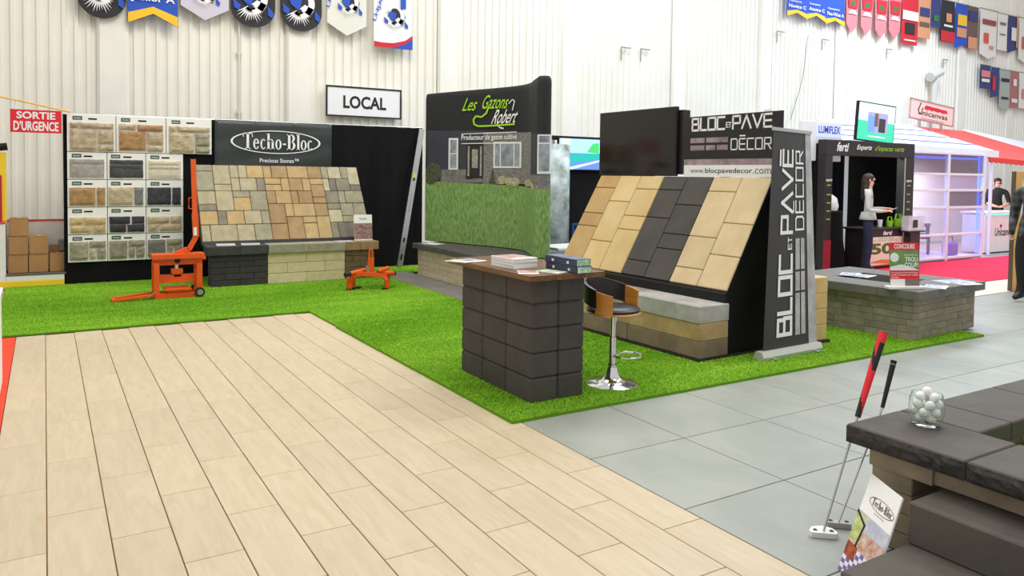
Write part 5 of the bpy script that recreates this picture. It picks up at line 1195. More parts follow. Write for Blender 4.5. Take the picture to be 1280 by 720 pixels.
for x0 in (.02, Wf-.24):
    mb = MB(); put_text(mb, 'experts', x0, 1.54, x0+.16, 1.60, fn, .02, w=.004); mb.obj('post_lettering', pr_white, t)
    for z in (1.48, 1.32, 1.18, 1.04, .9): mb = MB(); put_rect(mb, x0+.03, z, x0+.13, z+.02, fn, .004); mb.obj('post_line', M_grn, t)
for z0, M in ((.0, mat('base_red', (150, 20, 40), .5)),): block2('red_base', (-.005, -.006, .0), (.19, .0, .55), M, t, 0)  # thin dark red sheet on the foot of the left post, not emissive
# booth counter with price poster
a = zf(1085, 284, 8.22); b = zf(1128, 286, 8.22)
t = thing('promo_counter', 'black-topped promo counter with a cream poster reading 50', 'counter', (a.x, 8.22, 0))
w = b.x-a.x; block2('body', (0, 0, .02), (w, .45, .70), M_fb, t, .006); block2('top', (-.03, -.03, .70), (w+.03, .48, .735), M_fb, t, .006)
fn = flat((0, 0, 0), (1, 0, 0), (0, 0, 1)); mb = MB(); put_rect(mb, 0, .06, w, .57, fn, .003); mb.obj('poster', mat('poster_cream', (232, 228, 208), .6), t)
mb = MB(); put_text(mb, 'ferti', w*.42, .60, w*.70, .68, fn, .03, .1, w=.004); mb.obj('lettering', pr_white, t)
mb = MB(); put_text(mb, '50', w*.1, .26, w*.72, .46, fn, .04, w=.005); mb.obj('number', mat('print_leaf', (84, 104, 40), .6), t)
mb = MB(); put_text(mb, 'GAGNEZ', w*.3, .53, w*.75, .56, fn, 0, w=.005); put_text(mb, 'LA MAIN VERTE', w*.12, .49, w*.86, .52, fn, 0, w=.005); mb.obj('caption', mat('print_olive', (160, 150, 110), .6), t)
mb = MB(); put_poly(mb, [(0, .06), (w*.7, .09), (w, .1), (w, .06)], fn, .005); put_poly(mb, [(w*.05, .12), (w*.4, .17), (w*.98, .13), (w*.6, .09)], fn, .006); mb.obj('hand_print', mat('print_orange', (222, 130, 80), .6), t)
M_lp = mat('lime_plastic', (150, 214, 40), .35)
for px, lab, s_ in ((1112, 'small lime green pot on the promo counter', .8), (1122, 'lime green plastic pail with handle on the promo counter', 1)):
    q = onY(px, 276, 8.35); t = thing('lime_pail', lab, 'pail', (q.x, 8.35, .735)); r = .075*s_
    MB().lathe([(0, 0), (r*.8, 0), (r, .14*s_), (r*.92, .14*s_), (r*.74, .01), (0, .01)], 20).obj('bucket', M_lp, t, True)
    MB().tube([(-r, 0, .13*s_), (-r*.8, 0, .22*s_), (0, 0, .235*s_), (r*.8, 0, .22*s_), (r, 0, .13*s_)], .012, 8).obj('handle', M_lp, t, True)
q = onY(1100, 276, 8.4); t = tag(MB().lathe([(0, 0), (.035, 0), (.045, .13), (.04, .13), (.03, .01), (0, .01)], 18).obj('paper_cup', paper, None, True, (q.x, 8.4, .735)), 'white cup standing beside the lime pot', 'cup')
# clear ballot box on a dark stand
a = zf(1135, 290, 8.05); b = zf(1157, 270, 8.05)
t = thing('pedestal_stand', 'dark stand beside the arch carrying a clear ballot box', 'stand', (a.x, 8.05, .006)); block2('column', (.12, .02, .0), (.42, .14, .64), M_fb, t, .005); block2('plate', (0, -.01, .64), (b.x-a.x, .155, .665), M_fb, t, .004)
t = thing('ballot_box', 'clear plastic ballot box with papers on the dark stand', 'box', (a.x+.02, 8.055, .672)); w = b.x-a.x-.04
M_ac = mat('acrylic', (236, 240, 244), .08, alpha=.35)
for p0, p1 in (((0, 0, 0), (w, .008, .26)), ((0, .13, 0), (w, .138, .26)), ((0, .008, 0), (.008, .13, .26)), ((w-.008, .008, 0), (w, .13, .26)), ((-.01, -.008, .26), (w+.01, .146, .27))): block2('wall_pane', p0, p1, M_ac, t, 0)
block2('papers', (.02, .02, .004), (w-.02, .12, .09), paper, t, .004)
mb = MB(); put_rect(mb, .13, .06, .28, .2, flat((0, 0, 0), (1, 0, 0), (0, 0, 1)), .004); mb.obj('sticker', M_fb, t)
# screen above the arch
p = onY(1073, 174, YF)
t = thing('hanging_screen', 'tilted lit screen with two people in a teal frame above the arch', 'screen', (p.x, YF+.05, 2.29))
ex = Vector((1, 0, -.045)).normalized(); ey = Vector((.09, 0, 1)).normalized(); fn = flat((0, 0, 0), ex, ey, (0, -1, 0)); w, h = 1.10, .69
MB().prism([(0, 0), (w, 0), (w, h), (0, h)], fn, -.05, 0).obj('casing', black_paint, t)
for nm, M, r in (('upper_image', E_('pale_teal', (190, 236, 236), .9), (.02, h*.52, w-.02, h-.02)), ('lower_image', E_('teal', (56, 190, 150), .9), (.02, .02, w-.02, h*.52)), ('photo_image', E_('photo', (150, 150, 190), .8), (w*.26, h*.24, w*.80, h*.76)), ('person_image', E_('blue_coat', (100, 150, 210), .8), (w*.27, h*.24, w*.46, h*.66)), ('person_image', E_('dark_coat', (50, 46, 56), .6), (w*.56, h*.26, w*.74, h*.62)), ('door_image', E_('door_img', (120, 80, 80), .6), (w*.44, h*.4, w*.54, h*.74)), ('caption_image', E_('cap', (236, 250, 246), .9), (w*.3, h*.12, w*.75, h*.15))):
    mb = MB(); put_rect(mb, *r, fn, .002+.001*(nm != 'upper_image' and nm != 'lower_image')+.001*(nm in ('person_image', 'door_image'))); mb.obj(nm, M, t)
MB().bar((w/2, .08, 0), (w/2, .08, -.3), .06, .06).obj('mount', black_paint, t)
tag(MB().box((11.45, 8.47, -.03), (13.8, 9.58, .014)).obj('turf_mat', M_turf_b), 'green turf mat inside the lawn-care booth', 'artificial turf')

# ================================================================== glazed pavilion with white roof
X0, X1, YPv = 13.95, 16.55, 8.45
M_fr = mat('white_aluminium', (234, 234, 238), .4); M_glz = mat('tinted_glass', (190, 196, 236), .05, alpha=.2, spec=.6); M_led = mat('led_blue', (70, 100, 255), .4, emit=4.0); M_glzd = mat('smoked_glass', (96, 92, 110), .1, alpha=.5)
t = thing('glazed_pavilion', 'white aluminium pavilion with tinted glass panes and blue light strips', 'pavilion', (X0, YPv, 0))
Wp = X1-X0
xs = [0, 1.28, Wp]
for x in xs: block2('post', (x-.035, -.035, 0), (x+.035, .035, 2.16), M_fr, t, .004)
zr = [.06, .52, 1.06, 1.40, 1.72, 2.13]
for z in zr: block2('rail', (.035, -.025, z-.022), (Wp-.035, .025, z+.022), M_fr, t, .003)
for x0, x1 in zip(xs, xs[1:]):
    for k, (z0, z1) in enumerate(zip(zr, zr[1:])):
        block2('pane', (x0+.036, -.004, z0+.023), (x1-.036, .004, z1-.023), M_glzd if (k == 2 and x0 > 1) or (k == 4) else M_glz, t, 0)
for x in (.06, Wp-.06): MB().box((x-.02, .045, .1), (x+.02, .07, 2.1)).obj('light_strip', M_led, t)
MB().box((.1, .045, 2.02), (Wp-.1, .08, 2.06)).obj('light_strip', M_led, t)
block2('rear_wall', (0, 2.3, 0), (Wp+.4, 2.36, 2.3), mat('pavilion_white', (232, 232, 240), .6), t, 0); block2('floor_plate', (-.05, .04, 0), (Wp+.05, 2.3, .05), mat('pavilion_floor', (206, 204, 222), .4), t, 0)
for z in (.55, 1.08, 1.42): block2('shelf', (.2, .7, z), (1.1, 1.1, z+.02), M_fr, t, 0)
block2('side_wall', (-.05, .06, 0), (-.02, 2.3, 2.3), MATS['pavilion_white'], t, 0)
# things inside
tag(block2('framed_picture', (X0+1.65, 10.70, 1.25), (X0+2.25, 10.74, 1.85), mat('picture_blue', (120, 160, 200), .4, col2=(220, 224, 230), scale=6), None, .004), 'blue landscape picture on the pavilion rear wall', 'picture')
tag(block2('red_poster', (X0+.55, 10.70, .75), (X0+.9, 10.74, 1.25), mat('poster_red', (214, 70, 96), .4, col2=(226, 214, 226), scale=9), None, .004), 'small red poster behind the pavilion glass', 'poster')
# roof
ex0 = X0-2.6; MR = mat('awning_white', (240, 240, 246), .5); 
t = thing('white_awning', 'white sloping awning roof with blue piping over the glazed pavilion', 'awning', (X0, YPv, 2.16))
AO = Vector((X0, YPv, 2.16)); pts = [onY(1020, 149, 11.0)-AO, onY(1054, 177, 8.62)-AO, onY(1245, 190.5, 8.62)-AO, onY(1134, 157, 11.0)-AO]
mb = MB(); mb.hexa([Vector(p)+Vector((0, 0, -.03)) for p in pts]+[Vector(p)+Vector((0, 0, .03)) for p in pts]); mb.obj('roof_sheet', MR, t)
MB().bar(pts[1]+Vector((0, -.03, -.04)), pts[2]+Vector((0, -.03, -.04)), .06, .14).obj('gutter', MR, t)
for f in (.2, .45, .7):
    a = pts[1].lerp(pts[0], f); b = pts[2].lerp(pts[3], f); MB().bar(a+Vector((0, 0, .035)), b+Vector((0, 0, .035)), .035, .012).obj('piping', mat('piping_blue', (120, 130, 220), .5), t)
a = onY(1003, 150, 8.5); b = onY(1052, 170, 8.5)
t = thing('fascia_sign', 'white fascia board with blue brand lettering behind the roll-up banner', 'sign', (a.x, 8.5, 0))
w = b.x-a.x; block2('board', (0, 0, 1.9), (w, .08, a.z), MR, t, .01); fn = flat((0, 0, 0), (1, 0, 0), (0, 0, 1))
block2('post', (.05, .0, 0), (.12, .07, 1.9), MR, t, .004); block2('post', (.2, .0, 0), (.27, .07, 1.9), MR, t, .004)
zl0, zl1 = onY(1035, 172, 8.5).z, onY(1035, 154, 8.5).z
mb = MB(); put_rect(mb, w*.34, zl0, w-.01, zl1, fn, .004); mb.obj('lit_panel', mat('lit_panel', (190, 200, 250), .4, emit=.6), t)
mb = MB(); put_text(mb, 'LUMIFLEX', w*.40, zl0+(zl1-zl0)*.28, w*.95, zl0+(zl1-zl0)*.80, fn, .02, w=.008); mb.obj('lettering', mat('print_indigo', (60, 64, 170), .5), t)
# red awning booth
XU = 17.0
t = thing('red_awning', 'red scalloped awning roof over the white counter booth', 'awning', (XU, 8.9, 2.0)); MRd = mat('awning_red', (226, 66, 60), .6)
RO = Vector((XU, 8.9, 2.0)); pts = [onY(1130, 156, 11.4)-RO, onY(1236, 196, 8.75)-RO, onY(1330, 206, 8.75)-RO, onY(1330, 200, 10.4)-RO, onY(1207, 164, 11.4)-RO]
mb = MB(); mb.add(pts, [(0, 1, 2, 3, 4)]); mb.obj('roof_sheet', MRd, t).modifiers.new('s', 'SOLIDIFY').thickness = .03
ea, eb = pts[1], pts[2]
for i in range(16):
    a = ea.lerp(eb, i/16); b = ea.lerp(eb, (i+1)/16); wv = b.x-a.x
    mb = MB(); mb.prism([(a.x, a.z), (b.x, b.z)]+[((a.x+b.x)/2+wv/2*math.cos(math.radians(q)), b.z-.06-.06*math.sin(math.radians(q))) for q in range(0, 181, 30)], lambda u, v, w: (u, ea.y+w, v), -.01, .01); mb.obj('valance_scallop', MRd, t)
for x in (.55, 3.4): MB().tube([(x, -.1, .05), (x, -.1, -2.0)], .035, 10).obj('pole', M_fr, t, True)
BO = Vector((XU+1.5, 11.6, 0))
t = thing('back_awning', 'pale awning roof behind the red one', 'awning', BO); mb = MB(); pts = [onY(1203, 162, 12.4)-BO, onY(1220, 172, 11.6)-BO, onY(1330, 200, 11.6)-BO, onY(1330, 188, 12.4)-BO]
mb.hexa([Vector(p)+Vector((0, 0, -.02)) for p in pts]+[Vector(p)+Vector((0, 0, .02)) for p in pts]); mb.obj('roof_sheet', MR, t)
for x in (.6, 5.0): MB().tube([(x, .3, 0), (x, .3, 2.6)], .04, 8).obj('pole', M_fr, t, True)
t = thing('booth_partition', 'white rear partition of the red awning booth', 'partition', (XU, 11.3, 0)); block2('panel', (-.1, 0, 0), (5, .06, 2.3), mat('pavilion_white', (232, 232, 240), .6), t, .004); block2('dark_rail', (-.1, -.02, 2.3), (5, .08, 2.4), M_fr, t, .004)
a = onY(1232, 264, 9.0); b = onY(1290, 266, 9.0)
t = thing('reception_counter', 'white reception counter with teal lit edge under the red awning', 'counter', (a.x, 9.0, 0)); w = b.x-a.x
block2('body', (0, 0, .0), (w, .5, .84), white, t, .006); block2('top', (-.03, -.04, .86), (w+.03, .54, .9), white, t, .006); MB().box((0, -.012, .842), (w, .0, .858)).obj('light_strip', mat('led_teal', (60, 220, 190), .4, emit=3), t)
for x in (.62,): block2('panel_joint', (x, -.004, .02), (x+.02, 0, .83), M_fr, t, 0)
mb = MB(); put_text(mb, 'Unicanvas', .42, .36, 1.2, .54, flat((0, 0, 0), (1, 0, 0), (0, 0, 1)), .01, w=.004); mb.obj('lettering', ink, t)
mb = MB(); put_poly(mb, [(.62, .55), (.72, .55), (.72, .6), (.67, .63), (.62, .6)], flat((0, 0, 0), (1, 0, 0), (0, 0, 1)), .004); mb.obj('emblem', PRD, t)
a = onY(1137, 123, 11.0); b = onY(1191, 156, 11.0)
t = thing('roof_sign', 'pink sign board with black brand lettering and red awning emblem on posts', 'sign', (a.x, 11.0, b.z))
w, h = b.x-a.x, a.z-b.z-.06; ex = Vector((1, 0, -.075)).normalized(); fn = flat((0, 0, .09), ex, (.06, 0, 1), (0, -1, 0))
MB().prism([(0, 0), (w, 0), (w, h), (0, h)], fn, -.05, 0).obj('panel', mat('sign_rose', (240, 214, 206), .6), t)
for u0, v0, u1, v1 in ((0, 0, w, .025), (0, h-.025, w, h), (0, 0, .025, h), (w-.025, 0, w, h)): MB().prism([(u0, v0), (u1, v0), (u1, v1), (u0, v1)], fn, 0, .012).obj('frame_bar', mat('frame_rose', (170, 140, 132), .5), t)
mb = MB(); put_text(mb, 'nicanvas', w*.29, h*.26, w*.86, h*.50, fn, .01, w=.004); put_stroke(mb, [(w*.24, h*.84), (w*.19, h*.5), (w*.21, h*.32), (w*.26, h*.32), (w*.285, h*.6)], .035, fn, .004); put_text(mb, 'www.unicanvas.com', w*.26, h*.08, w*.78, h*.15, fn, 0, w=.004); mb.obj('lettering', ink, t)
mb = MB(); put_poly(mb, [(w*.32, h*.60), (w*.37, h*.56), (w*.43, h*.60), (w*.49, h*.56), (w*.55, h*.6), (w*.62, h*.56), (w*.68, h*.6), (w*.75, h*.56), (w*.82, h*.6), (w*.86, h*.56), (w*.84, h*.74), (w*.34, h*.78)], fn, .005); mb.obj('awning_emblem', PRD, t)
for u in (.25, .5, .75): MB().bar(fn(w*u, 0, -.03), (w*u, 0, -(b.z-2.6)), .05, .05).obj('post', alu, t)

# pine stud frame at the edge of the aisle
t = thing('stud_frame', 'pine stud frame with a white board leaning behind the man in plaid', 'frame', (11.98, 5.66, 0), math.radians(-31)); M_pine = mat('pine', (222, 178, 104), .6, col2=(206, 158, 84), scale=4, stretch=(4, 4, .4))
H_ = 1.74
for x in (.0, 1.0): block2('stud', (x, 0, 0), (x+.09, .05, H_), M_pine, t, .003)
for z in (0, .62, H_-.09): block2('crosspiece', (.092, .002, z), (.998, .048, z+.09), M_pine, t, .003)
block2('backing', (.0, .052, .0), (1.09, .07, H_), white, t, .002); block2('side_strip', (-.022, -.005, 0), (-.003, .07, H_), mat('trim_dark', (86, 74, 64), .6), t, .003)
l = bpy.data.lights.new('pavilion_lamp', 'AREA'); l.size = 1.2; l.energy = 90; l.color = (.42, .48, 1); o = bpy.data.objects.new('pavilion_lamp', l); COL.objects.link(o); o.location = (15.2, 9.6, 2.2)
l = bpy.data.lights.new('awning_lamp', 'AREA'); l.size = 1.0; l.energy = 60; l.color = (1, .95, .95); o = bpy.data.objects.new('awning_lamp', l); COL.objects.link(o); o.location = (18.6, 10.2, 2.1)
# lounge chair and crates inside the pavilion
t = thing('lounge_chair', 'dark brown lounge chair behind the pavilion glass', 'chair', (15.75, 9.4, .051), .5); M_lc = mat('wicker_brown', (70, 56, 54), .7)
block2('seat', (-.3, -.3, .32), (.3, .3, .42), M_lc, t, .03); MB().hexa([(-.3, .22, .42), (.3, .22, .42), (.3, .3, .42), (-.3, .3, .42), (-.3, .42, 1.15), (.3, .42, 1.15), (.3, .5, 1.15), (-.3, .5, 1.15)]).obj('backrest', M_lc, t)
for x in (-.27, .27):
    for y in (-.27, .27): block2('leg', (x-.025, y-.025, 0), (x+.025, y+.025, .32), M_lc, t, .004)
    block2('armrest', (x-.05, -.3, .58), (x+.05, .3, .62), M_lc, t, .01); block2('arm_support', (x-.02, -.28, .42), (x+.02, -.22, .58), M_lc, t, .004)
t = thing('purple_bag', 'purple bag on the pavilion floor', 'bag', (15.95, 8.75, .051)); block('body', (0, 0, .14), (.36, .18, .28), mat('bag_purple', (110, 84, 170), .6), t, .05, None, 3); MB().tube([(-.1, 0, .27), (-.08, 0, .38), (.08, 0, .38), (.1, 0, .27)], .012, 6).obj('handle', M_fb, t, True)
for i, (x, z, sz) in enumerate(((14.45, .052, .45), (14.95, .052, .38))):
    t = thing('display_cube', ['large white display cube behind the pavilion glass', 'smaller white display cube behind the pavilion glass'][i], 'cube', (x, 9.35+.3*i, z)); block('body', (0, 0, sz/2), (sz, sz, sz), white, t, .01); block('top', (0, 0, sz+.01), (sz+.03, sz+.03, .02), M_fr, t, .004)

# ================================================================== people
M_skin = mat('skin', (222, 172, 146), .55, var=.05, scale=20)
DG = None
def skin_mesh(J, E, root, sub=2):
    """continuous surface grown around a skeleton: J name->(x,y,z,r or (rx,ry)), E edges"""
    names = list(J); me = bpy.data.meshes.new('body'); me.from_pydata([J[n][:3] for n in names], [(names.index(a), names.index(b)) for a, b in E], [])
    ob = bpy.data.objects.new('body', me); COL.objects.link(ob)
    bm = bmesh.new(); bm.from_mesh(me); ly = bm.verts.layers.skin.verify(); bm.verts.ensure_lookup_table()
    for i, n in enumerate(names):
        r = J[n][3]; bm.verts[i][ly].radius = r if isinstance(r, tuple) else (r, r); bm.verts[i][ly].use_root = (n == root)
    bm.to_mesh(me); bm.free()
    md = ob.modifiers.new('skin', 'SKIN'); md.use_smooth_shade = True; md.branch_smoothing = .6
    ob.modifiers.new('sub', 'SUBSURF').levels = sub
    out = bpy.data.meshes.new_from_object(ob.evaluated_get(bpy.context.evaluated_depsgraph_get()))
    bpy.data.objects.remove(ob); bpy.data.meshes.remove(me)
    return out
def limb(J, E, chain):
    for i, (n, v) in enumerate(chain):
        if v is not None: J[n] = v
        if i: E.append((chain[i-1][0], n))
def hand(J, E, s, wrist, d, up, side):
    """palm and five bent fingers; d forward, up back of hand, side towards the thumb"""
    w = Vector(J[wrist][:3]); d, up, side = Vector(d).normalized(), Vector(up).normalized(), Vector(side).normalized()
    pc = w+d*.05; J[s+'palm'] = (*pc, (.028, .022)); E.append((wrist, s+'palm'))
    kn = pc+d*.035
    for k, (o_, l) in enumerate(((.027, .062), (.009, .072), (-.009, .067), (-.026, .052))):
        b = kn+side*o_; m_ = b+d*l*.55-up*.006; e = m_+d*l*.35-up*.022
        for nm, p, r in (('a', b, .0105), ('b', m_, .0092), ('c', e, .008)): J[f'{s}f{k}{nm}'] = (*p, r)
        E += [(s+'palm', f'{s}f{k}a'), (f'{s}f{k}a', f'{s}f{k}b'), (f'{s}f{k}b', f'{s}f{k}c')]
    b = w+d*.035+side*.032-up*.006; m_ = b+d*.03+side*.022; e = m_+d*.03-up*.006
    for nm, p, r in (('a', b, .012), ('b', m_, .0105), ('c', e, .009)): J[s+'t'+nm] = (*p, r)
    E += [(s+'palm', s+'ta'), (s+'ta', s+'tb'), (s+'tb', s+'tc')]
def person(label, loc, rotz, J, arms, hands, colour_of, mats, h=1.0):
    E = [('pelvis', 'waist'), ('waist', 'chest'), ('chest', 'collar'), ('collar', 'neck'), ('neck', 'jaw'), ('jaw', 'skull'), ('skull', 'crown'), ('jaw', 'chin'), ('skull', 'nose')]
    for s in 'lr':
        E += [('pelvis', s+'hip'), (s+'hip', s+'knee'), (s+'knee', s+'ankle'), (s+'ankle', s+'toe'), (s+'ankle', s+'heel'), ('collar', s+'sho'), (s+'sho', s+'elb'), (s+'elb', s+'wri')]
    for s, hd in hands.items(): hand(J, E, s, s+'wri', *hd)
    me = skin_mesh(J, E, 'pelvis', 2)
    for M in mats: me.materials.append(M)
    for p in me.polygons: p.material_index = colour_of(p.center)
    t = thing('person', label, 'person', loc, rotz)
    link('body', me, t)
    return t
def head_bits(t, J, hair, eyec=(40, 32, 28)):
    sk = Vector(J['skull'][:3])
    for y in (-.032, .032):
        o = MB().lathe([(0, -.008), (.006, -.005), (.008, 0), (.006, .005), (0, .008)], 10).obj('eye', mat('eye_dark', eyec, .3), t, True); o.location = sk+Vector((.078, y, -.005))
    MB().bar(sk+Vector((.083, -.022, -.075)), sk+Vector((.083, .022, -.075)), .008, .009).obj('mouth', mat('lip', (176, 96, 88), .5), t)
    for y in (-.078, .078): o = MB().lathe([(0, -.03), (.012, -.02), (.014, 0), (.011, .02), (0, .03)], 10).obj('ear', M_skin, t, True); o.location = sk+Vector((.0, y, -.02))
def blob(name, parts, M, t):
    """smooth mass from overlapping ellipsoids, merged by remesh"""
    bm = bmesh.new()
    for (x, y, z, a, b, c) in parts:
        r = bmesh.ops.create_icosphere(bm, subdivisions=2, radius=1); bmesh.ops.scale(bm, vec=(a, b, c), verts=r['verts']); bmesh.ops.translate(bm, vec=(x, y, z), verts=r['verts'])
    me = bpy.data.meshes.new(name); bm.to_mesh(me); bm.free(); ob = bpy.data.objects.new(name, me); COL.objects.link(ob)
    md = ob.modifiers.new('r', 'REMESH'); md.mode = 'VOXEL'; md.voxel_size = .014; sm_ = ob.modifiers.new('s', 'SMOOTH'); sm_.iterations = 4; sm_.factor = .5
    out = bpy.data.meshes.new_from_object(ob.evaluated_get(bpy.context.evaluated_depsgraph_get())); bpy.data.objects.remove(ob); bpy.data.meshes.remove(me)
    out.materials.clear(); out.materials.append(M); out.polygons.foreach_set('use_smooth', [True]*len(out.polygons))
    return link(name, out, t)
def base_joints(ht=1.68, w=1.0):
    k = ht/1.68
    J = {'pelvis': (0, 0, .93, (.125*w, .15*w)), 'waist': (0, 0, 1.07, (.095*w, .125*w)), 'chest': (.01, 0, 1.22, (.105*w, .14*w)), 'collar': (-.005, 0, 1.36, (.085*w, .105*w)), 'neck': (.0, 0, 1.44, .05), 'jaw': (.02, 0, 1.50, .062), 'skull': (.015, 0, 1.575, .085), 'crown': (.0, 0, 1.635, .06), 'chin': (.065, 0, 1.485, .03), 'nose': (.105, 0, 1.56, .014)}
    for s, y in (('l', 1), ('r', -1)):
        J.update({s+'hip': (0, .09*y, .86, .10*w), s+'knee': (.02, .095*y, .49, .066*w), s+'ankle': (-.02, .10*y, .09, .046), s+'toe': (.13, .115*y, .042, .036), s+'heel': (-.055, .10*y, .045, .036), s+'sho': (-.005, .165*y*w, 1.35, .062*w), s+'elb': (-.04, .22*y*w, 1.08, .046*w), s+'wri': (.05, .24*y*w, .86, .034)})
    return {n: (v[0]*k, v[1]*k, v[2]*k, tuple(q*k for q in v[3]) if isinstance(v[3], tuple) else v[3]*k) for n, v in J.items()}
# woman at the lawn-care booth, writing on a phone, in profile
J = base_joints(1.70, .92)
J['lelb'] = (.02, .20, 1.08, .043); J['lwri'] = (.24, .10, 1.10, .03); J['relb'] = (.0, -.21, 1.07, .043); J['rwri'] = (.23, -.10, 1.06, .03)
J['rknee'] = (.03, -.06, .49, .064); J['lknee'] = (.0, .06, .49, .064); J['rankle'] = (.0, -.06, .09, .045); J['lankle'] = (-.05, .06, .09, .045); J['rtoe'] = (.15, -.07, .042, .036); J['ltoe'] = (.10, .07, .042, .036); J['rheel'] = (-.04, -.06, .045, .035); J['lheel'] = (-.09, .06, .045, .035)
M_sw, M_je, M_bl, M_hair = mat('sweater_grey', (206, 208, 204), .9, var=.1, scale=50, bump=.3, bscale=120), mat('jeans_navy', (32, 42, 70), .85, var=.2, scale=12), mat('shoe_black', (28, 27, 28), .5), mat('hair_brown', (66, 44, 36), .6, var=.35, scale=20, stretch=(6, 6, .7))
def col_w(c):
    if c.z < .12: return 3
    if c.z < .93: return 2
    if c.z > 1.445: return 0
    if c.x > .225 and c.z < 1.25: return 0
    return 1
t = person('woman in a pale grey sweater and dark jeans holding a phone', (11.95, 7.95, .006), math.radians(-57), J, None, {'l': ((1, -.25, .05), (0, .2, 1), (0, -1, .2)), 'r': ((1, .25, .1), (0, -.2, 1), (0, 1, .2))}, col_w, [M_skin, M_sw, M_je, M_bl])
head_bits(t, J, None)
blob('hair', [(-.015, 0, 1.615, .10, .095, .085), (-.05, 0, 1.55, .08, .09, .11), (-.07, 0, 1.44, .06, .085, .12), (-.085, 0, 1.33, .045, .075, .11), (-.03, .07, 1.50, .04, .026, .12), (-.03, -.07, 1.50, .04, .026, .12), (-.05, -.085, 1.40, .035, .025, .10), (-.03, .085, 1.40, .035, .025, .10)], M_hair, t)
mb = MB(); n = 24
for z, a, b, o_ in ((1.04, .105, .13, 0), (.96, .128, .15, 0), (.91, .138, .16, 0)):
    for i in range(n): q = 2*math.pi*i/n; mb.v.append((a*math.cos(q)*(1+.03*math.sin(q*8)*(z < 1)), b*math.sin(q)*(1+.03*math.sin(q*8)*(z < 1)), z))
for r in range(2):
    for i in range(n): mb.f.append((r*n+i, r*n+(i+1) % n, (r+1)*n+(i+1) % n, (r+1)*n+i)); mb.mi.append(0)
o = mb.obj('sweater_hem', M_sw, t, True); o.modifiers.new('s', 'SOLIDIFY').thickness = .008
R_ = Matrix.Rotation(math.radians(-57), 3, 'Z'); q = R_ @ Vector((.37, .0, 1.10))
tag(block('mobile_phone', (11.95+q.x, 7.95+q.y, q.z), (.15, .075, .01), mat('phone_grey', (150, 158, 170), .3), None, .003, (0, math.radians(-20), math.radians(-57))), 'grey phone in the hands of the woman in pale sweater', 'phone')
# man behind the reception counter
J = base_joints(1.66, 1.12)
J['lelb'] = (.05, .25, 1.06, .052); J['lwri'] = (.25, .08, .98, .038); J['relb'] = (.05, -.25, 1.06, .052); J['rwri'] = (.25, -.08, .98, .038)
M_tee, M_dk, M_hr2 = mat('tee_black', (30, 29, 33), .85), mat('trousers_dark', (40, 40, 44), .85), mat('hair_dark', (48, 38, 34), .7)
def col_m(c):
    if c.z < .12: return 3
    if c.z < .93: return 2
    if c.z > 1.43: return 0
    if c.x > .08 and c.z < 1.12 and abs(c.y) < .30 and c.x > .13: return 0
    return 1
q = onY(1246, 260, 9.75)
t = person('man in a black t-shirt behind the white reception counter', (q.x, 9.75, .006), math.radians(215), J, None, {'l': ((.6, -.8, 0), (0, .2, 1), (0, -1, .2)), 'r': ((.6, .8, 0), (0, -.2, 1), (0, 1, .2))}, col_m, [M_skin, M_tee, M_dk, M_bl])
head_bits(t, J, None)
blob('hair', [(-.015, 0, 1.60, .095, .09, .07), (-.045, 0, 1.55, .07, .085, .08)], M_hr2, t)
# man in a plaid jacket at the edge of the aisle, hand in pocket
J = base_joints(1.80, 1.15)
J['lelb'] = (-.10, .30, 1.16, .062); J['lwri'] = (.03, .235, .95, .045); J['relb'] = (-.08, -.30, 1.15, .062); J['rwri'] = (.05, -.235, .94, .045)
for s in 'lr':
    x, y, z, r = J[s+'sho']; J[s+'sho'] = (x, y, z, .078); x, y, z, r = J[s+'knee']; J[s+'knee'] = (x, y, z, .085); x, y, z, r = J[s+'ankle']; J[s+'ankle'] = (x, y, z, .062)
M_pl = bpy.data.materials.new('plaid_jacket'); M_pl.use_nodes = True; nt = M_pl.node_tree; b_ = nt.nodes['Principled BSDF']; b_.inputs['Roughness'].default_value = .9
tc = nt.nodes.new('ShaderNodeTexCoord'); sx_ = nt.nodes.new('ShaderNodeSeparateXYZ'); nt.links.new(tc.outputs['Object'], sx_.inputs[0]); prev = None
for ax, sc in (('Y', 60), ('Z', 60), ('X', 60)):
    m1 = nt.nodes.new('ShaderNodeMath'); m1.operation = 'MULTIPLY'; m1.inputs[1].default_value = sc; nt.links.new(sx_.outputs[ax], m1.inputs[0])
    m2 = nt.nodes.new('ShaderNodeMath'); m2.operation = 'SINE'; nt.links.new(m1.outputs[0], m2.inputs[0])
    if prev: ad = nt.nodes.new('ShaderNodeMath'); ad.operation = 'ADD'; nt.links.new(prev, ad.inputs[0]); nt.links.new(m2.outputs[0], ad.inputs[1]); prev = ad.outputs[0]
    else: prev = m2.outputs[0]
mr = nt.nodes.new('ShaderNodeMapRange'); mr.inputs[1].default_value = -2; mr.inputs[2].default_value = 2; nt.links.new(prev, mr.inputs[0])
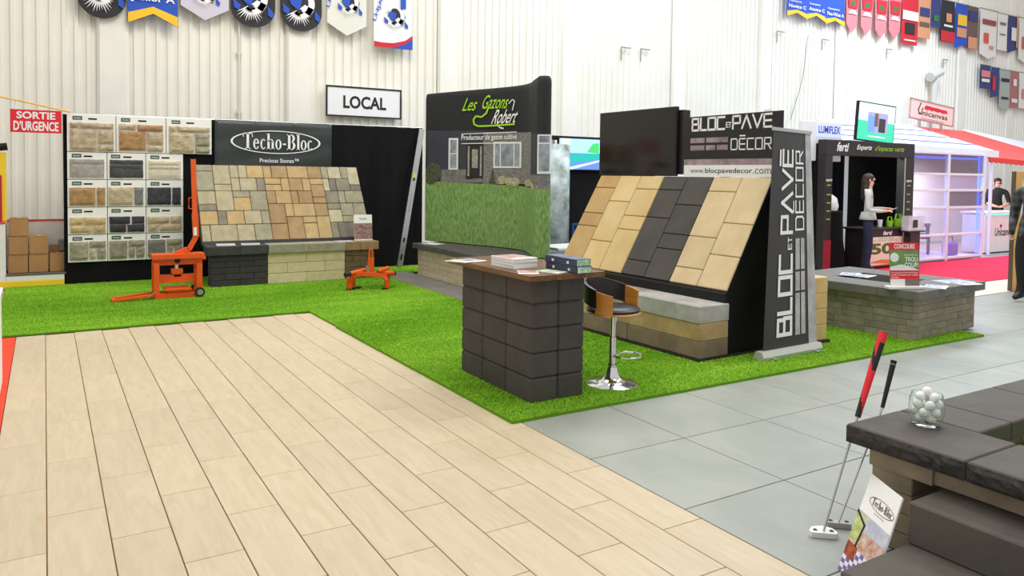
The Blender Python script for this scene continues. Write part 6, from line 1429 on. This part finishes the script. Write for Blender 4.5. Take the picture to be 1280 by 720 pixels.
cr_ = nt.nodes.new('ShaderNodeValToRGB'); cr_.color_ramp.elements[0].color = lin((34, 34, 36))+(1,); cr_.color_ramp.elements[1].color = lin((92, 94, 96))+(1,); nt.links.new(mr.outputs[0], cr_.inputs[0]); nt.links.new(cr_.outputs[0], b_.inputs['Base Color'])
def col_p(c):
    if c.z < .13: return 3
    if c.z > 1.53: return 0
    if c.z < .88: return 2 if not (abs(c.y) > .2 and c.z > .8) else 0
    return 1
q = onZ(1284, 379, 0)
t = person('man in a dark plaid jacket and black trousers, hand at pocket', (q.x+.05, q.y, .003), math.radians(170), J, None, {'l': ((.2, -.1, -1), (.3, 1, 0), (1, 0, 0)), 'r': ((.2, .1, -1), (.3, -1, 0), (1, 0, 0))}, col_p, [M_skin, M_pl, mat('trousers_black', (26, 25, 27), .85), M_bl])
head_bits(t, J, None)
blob('hair', [(-.015, 0, 1.72, .10, .095, .075), (-.05, 0, 1.66, .075, .09, .09)], M_hr2, t)
# draped bar table with a white cloth end, left side of the booth
p = onY(1037, 262, 8.75)
t = thing('draped_table', 'tall black-draped table behind the arch post, under a white bag', 'table', (p.x, 8.75, .0)); 
mb = MB(); n = 28
for z, r in ((0, .30), (.5, .24), (1.0, .22), (1.02, .2)):
    for i in range(n): q_ = 2*math.pi*i/n; rr = r*(1+.07*math.sin(q_*7)*(1-z)); mb.v.append((rr*math.cos(q_), rr*math.sin(q_), z+.006))
for k in range(3):
    for i in range(n): mb.f.append((k*n+i, k*n+(i+1) % n, (k+1)*n+(i+1) % n, (k+1)*n+i)); mb.mi.append(0)
mb.f.append(tuple(3*n+i for i in range(n))); mb.mi.append(0); mb.obj('cloth', black, t, True)
t = thing('white_bag', 'white rounded bag standing on the draped table', 'bag', (p.x, 8.75, 1.03)); MB().lathe([(0, 0), (.13, 0), (.15, .08), (.12, .22), (.05, .28), (0, .29)], 20).obj('body', paper, t, True); MB().tube([(-.05, 0, .27), (0, 0, .33), (.05, 0, .27)], .01, 6).obj('handle', paper, t)
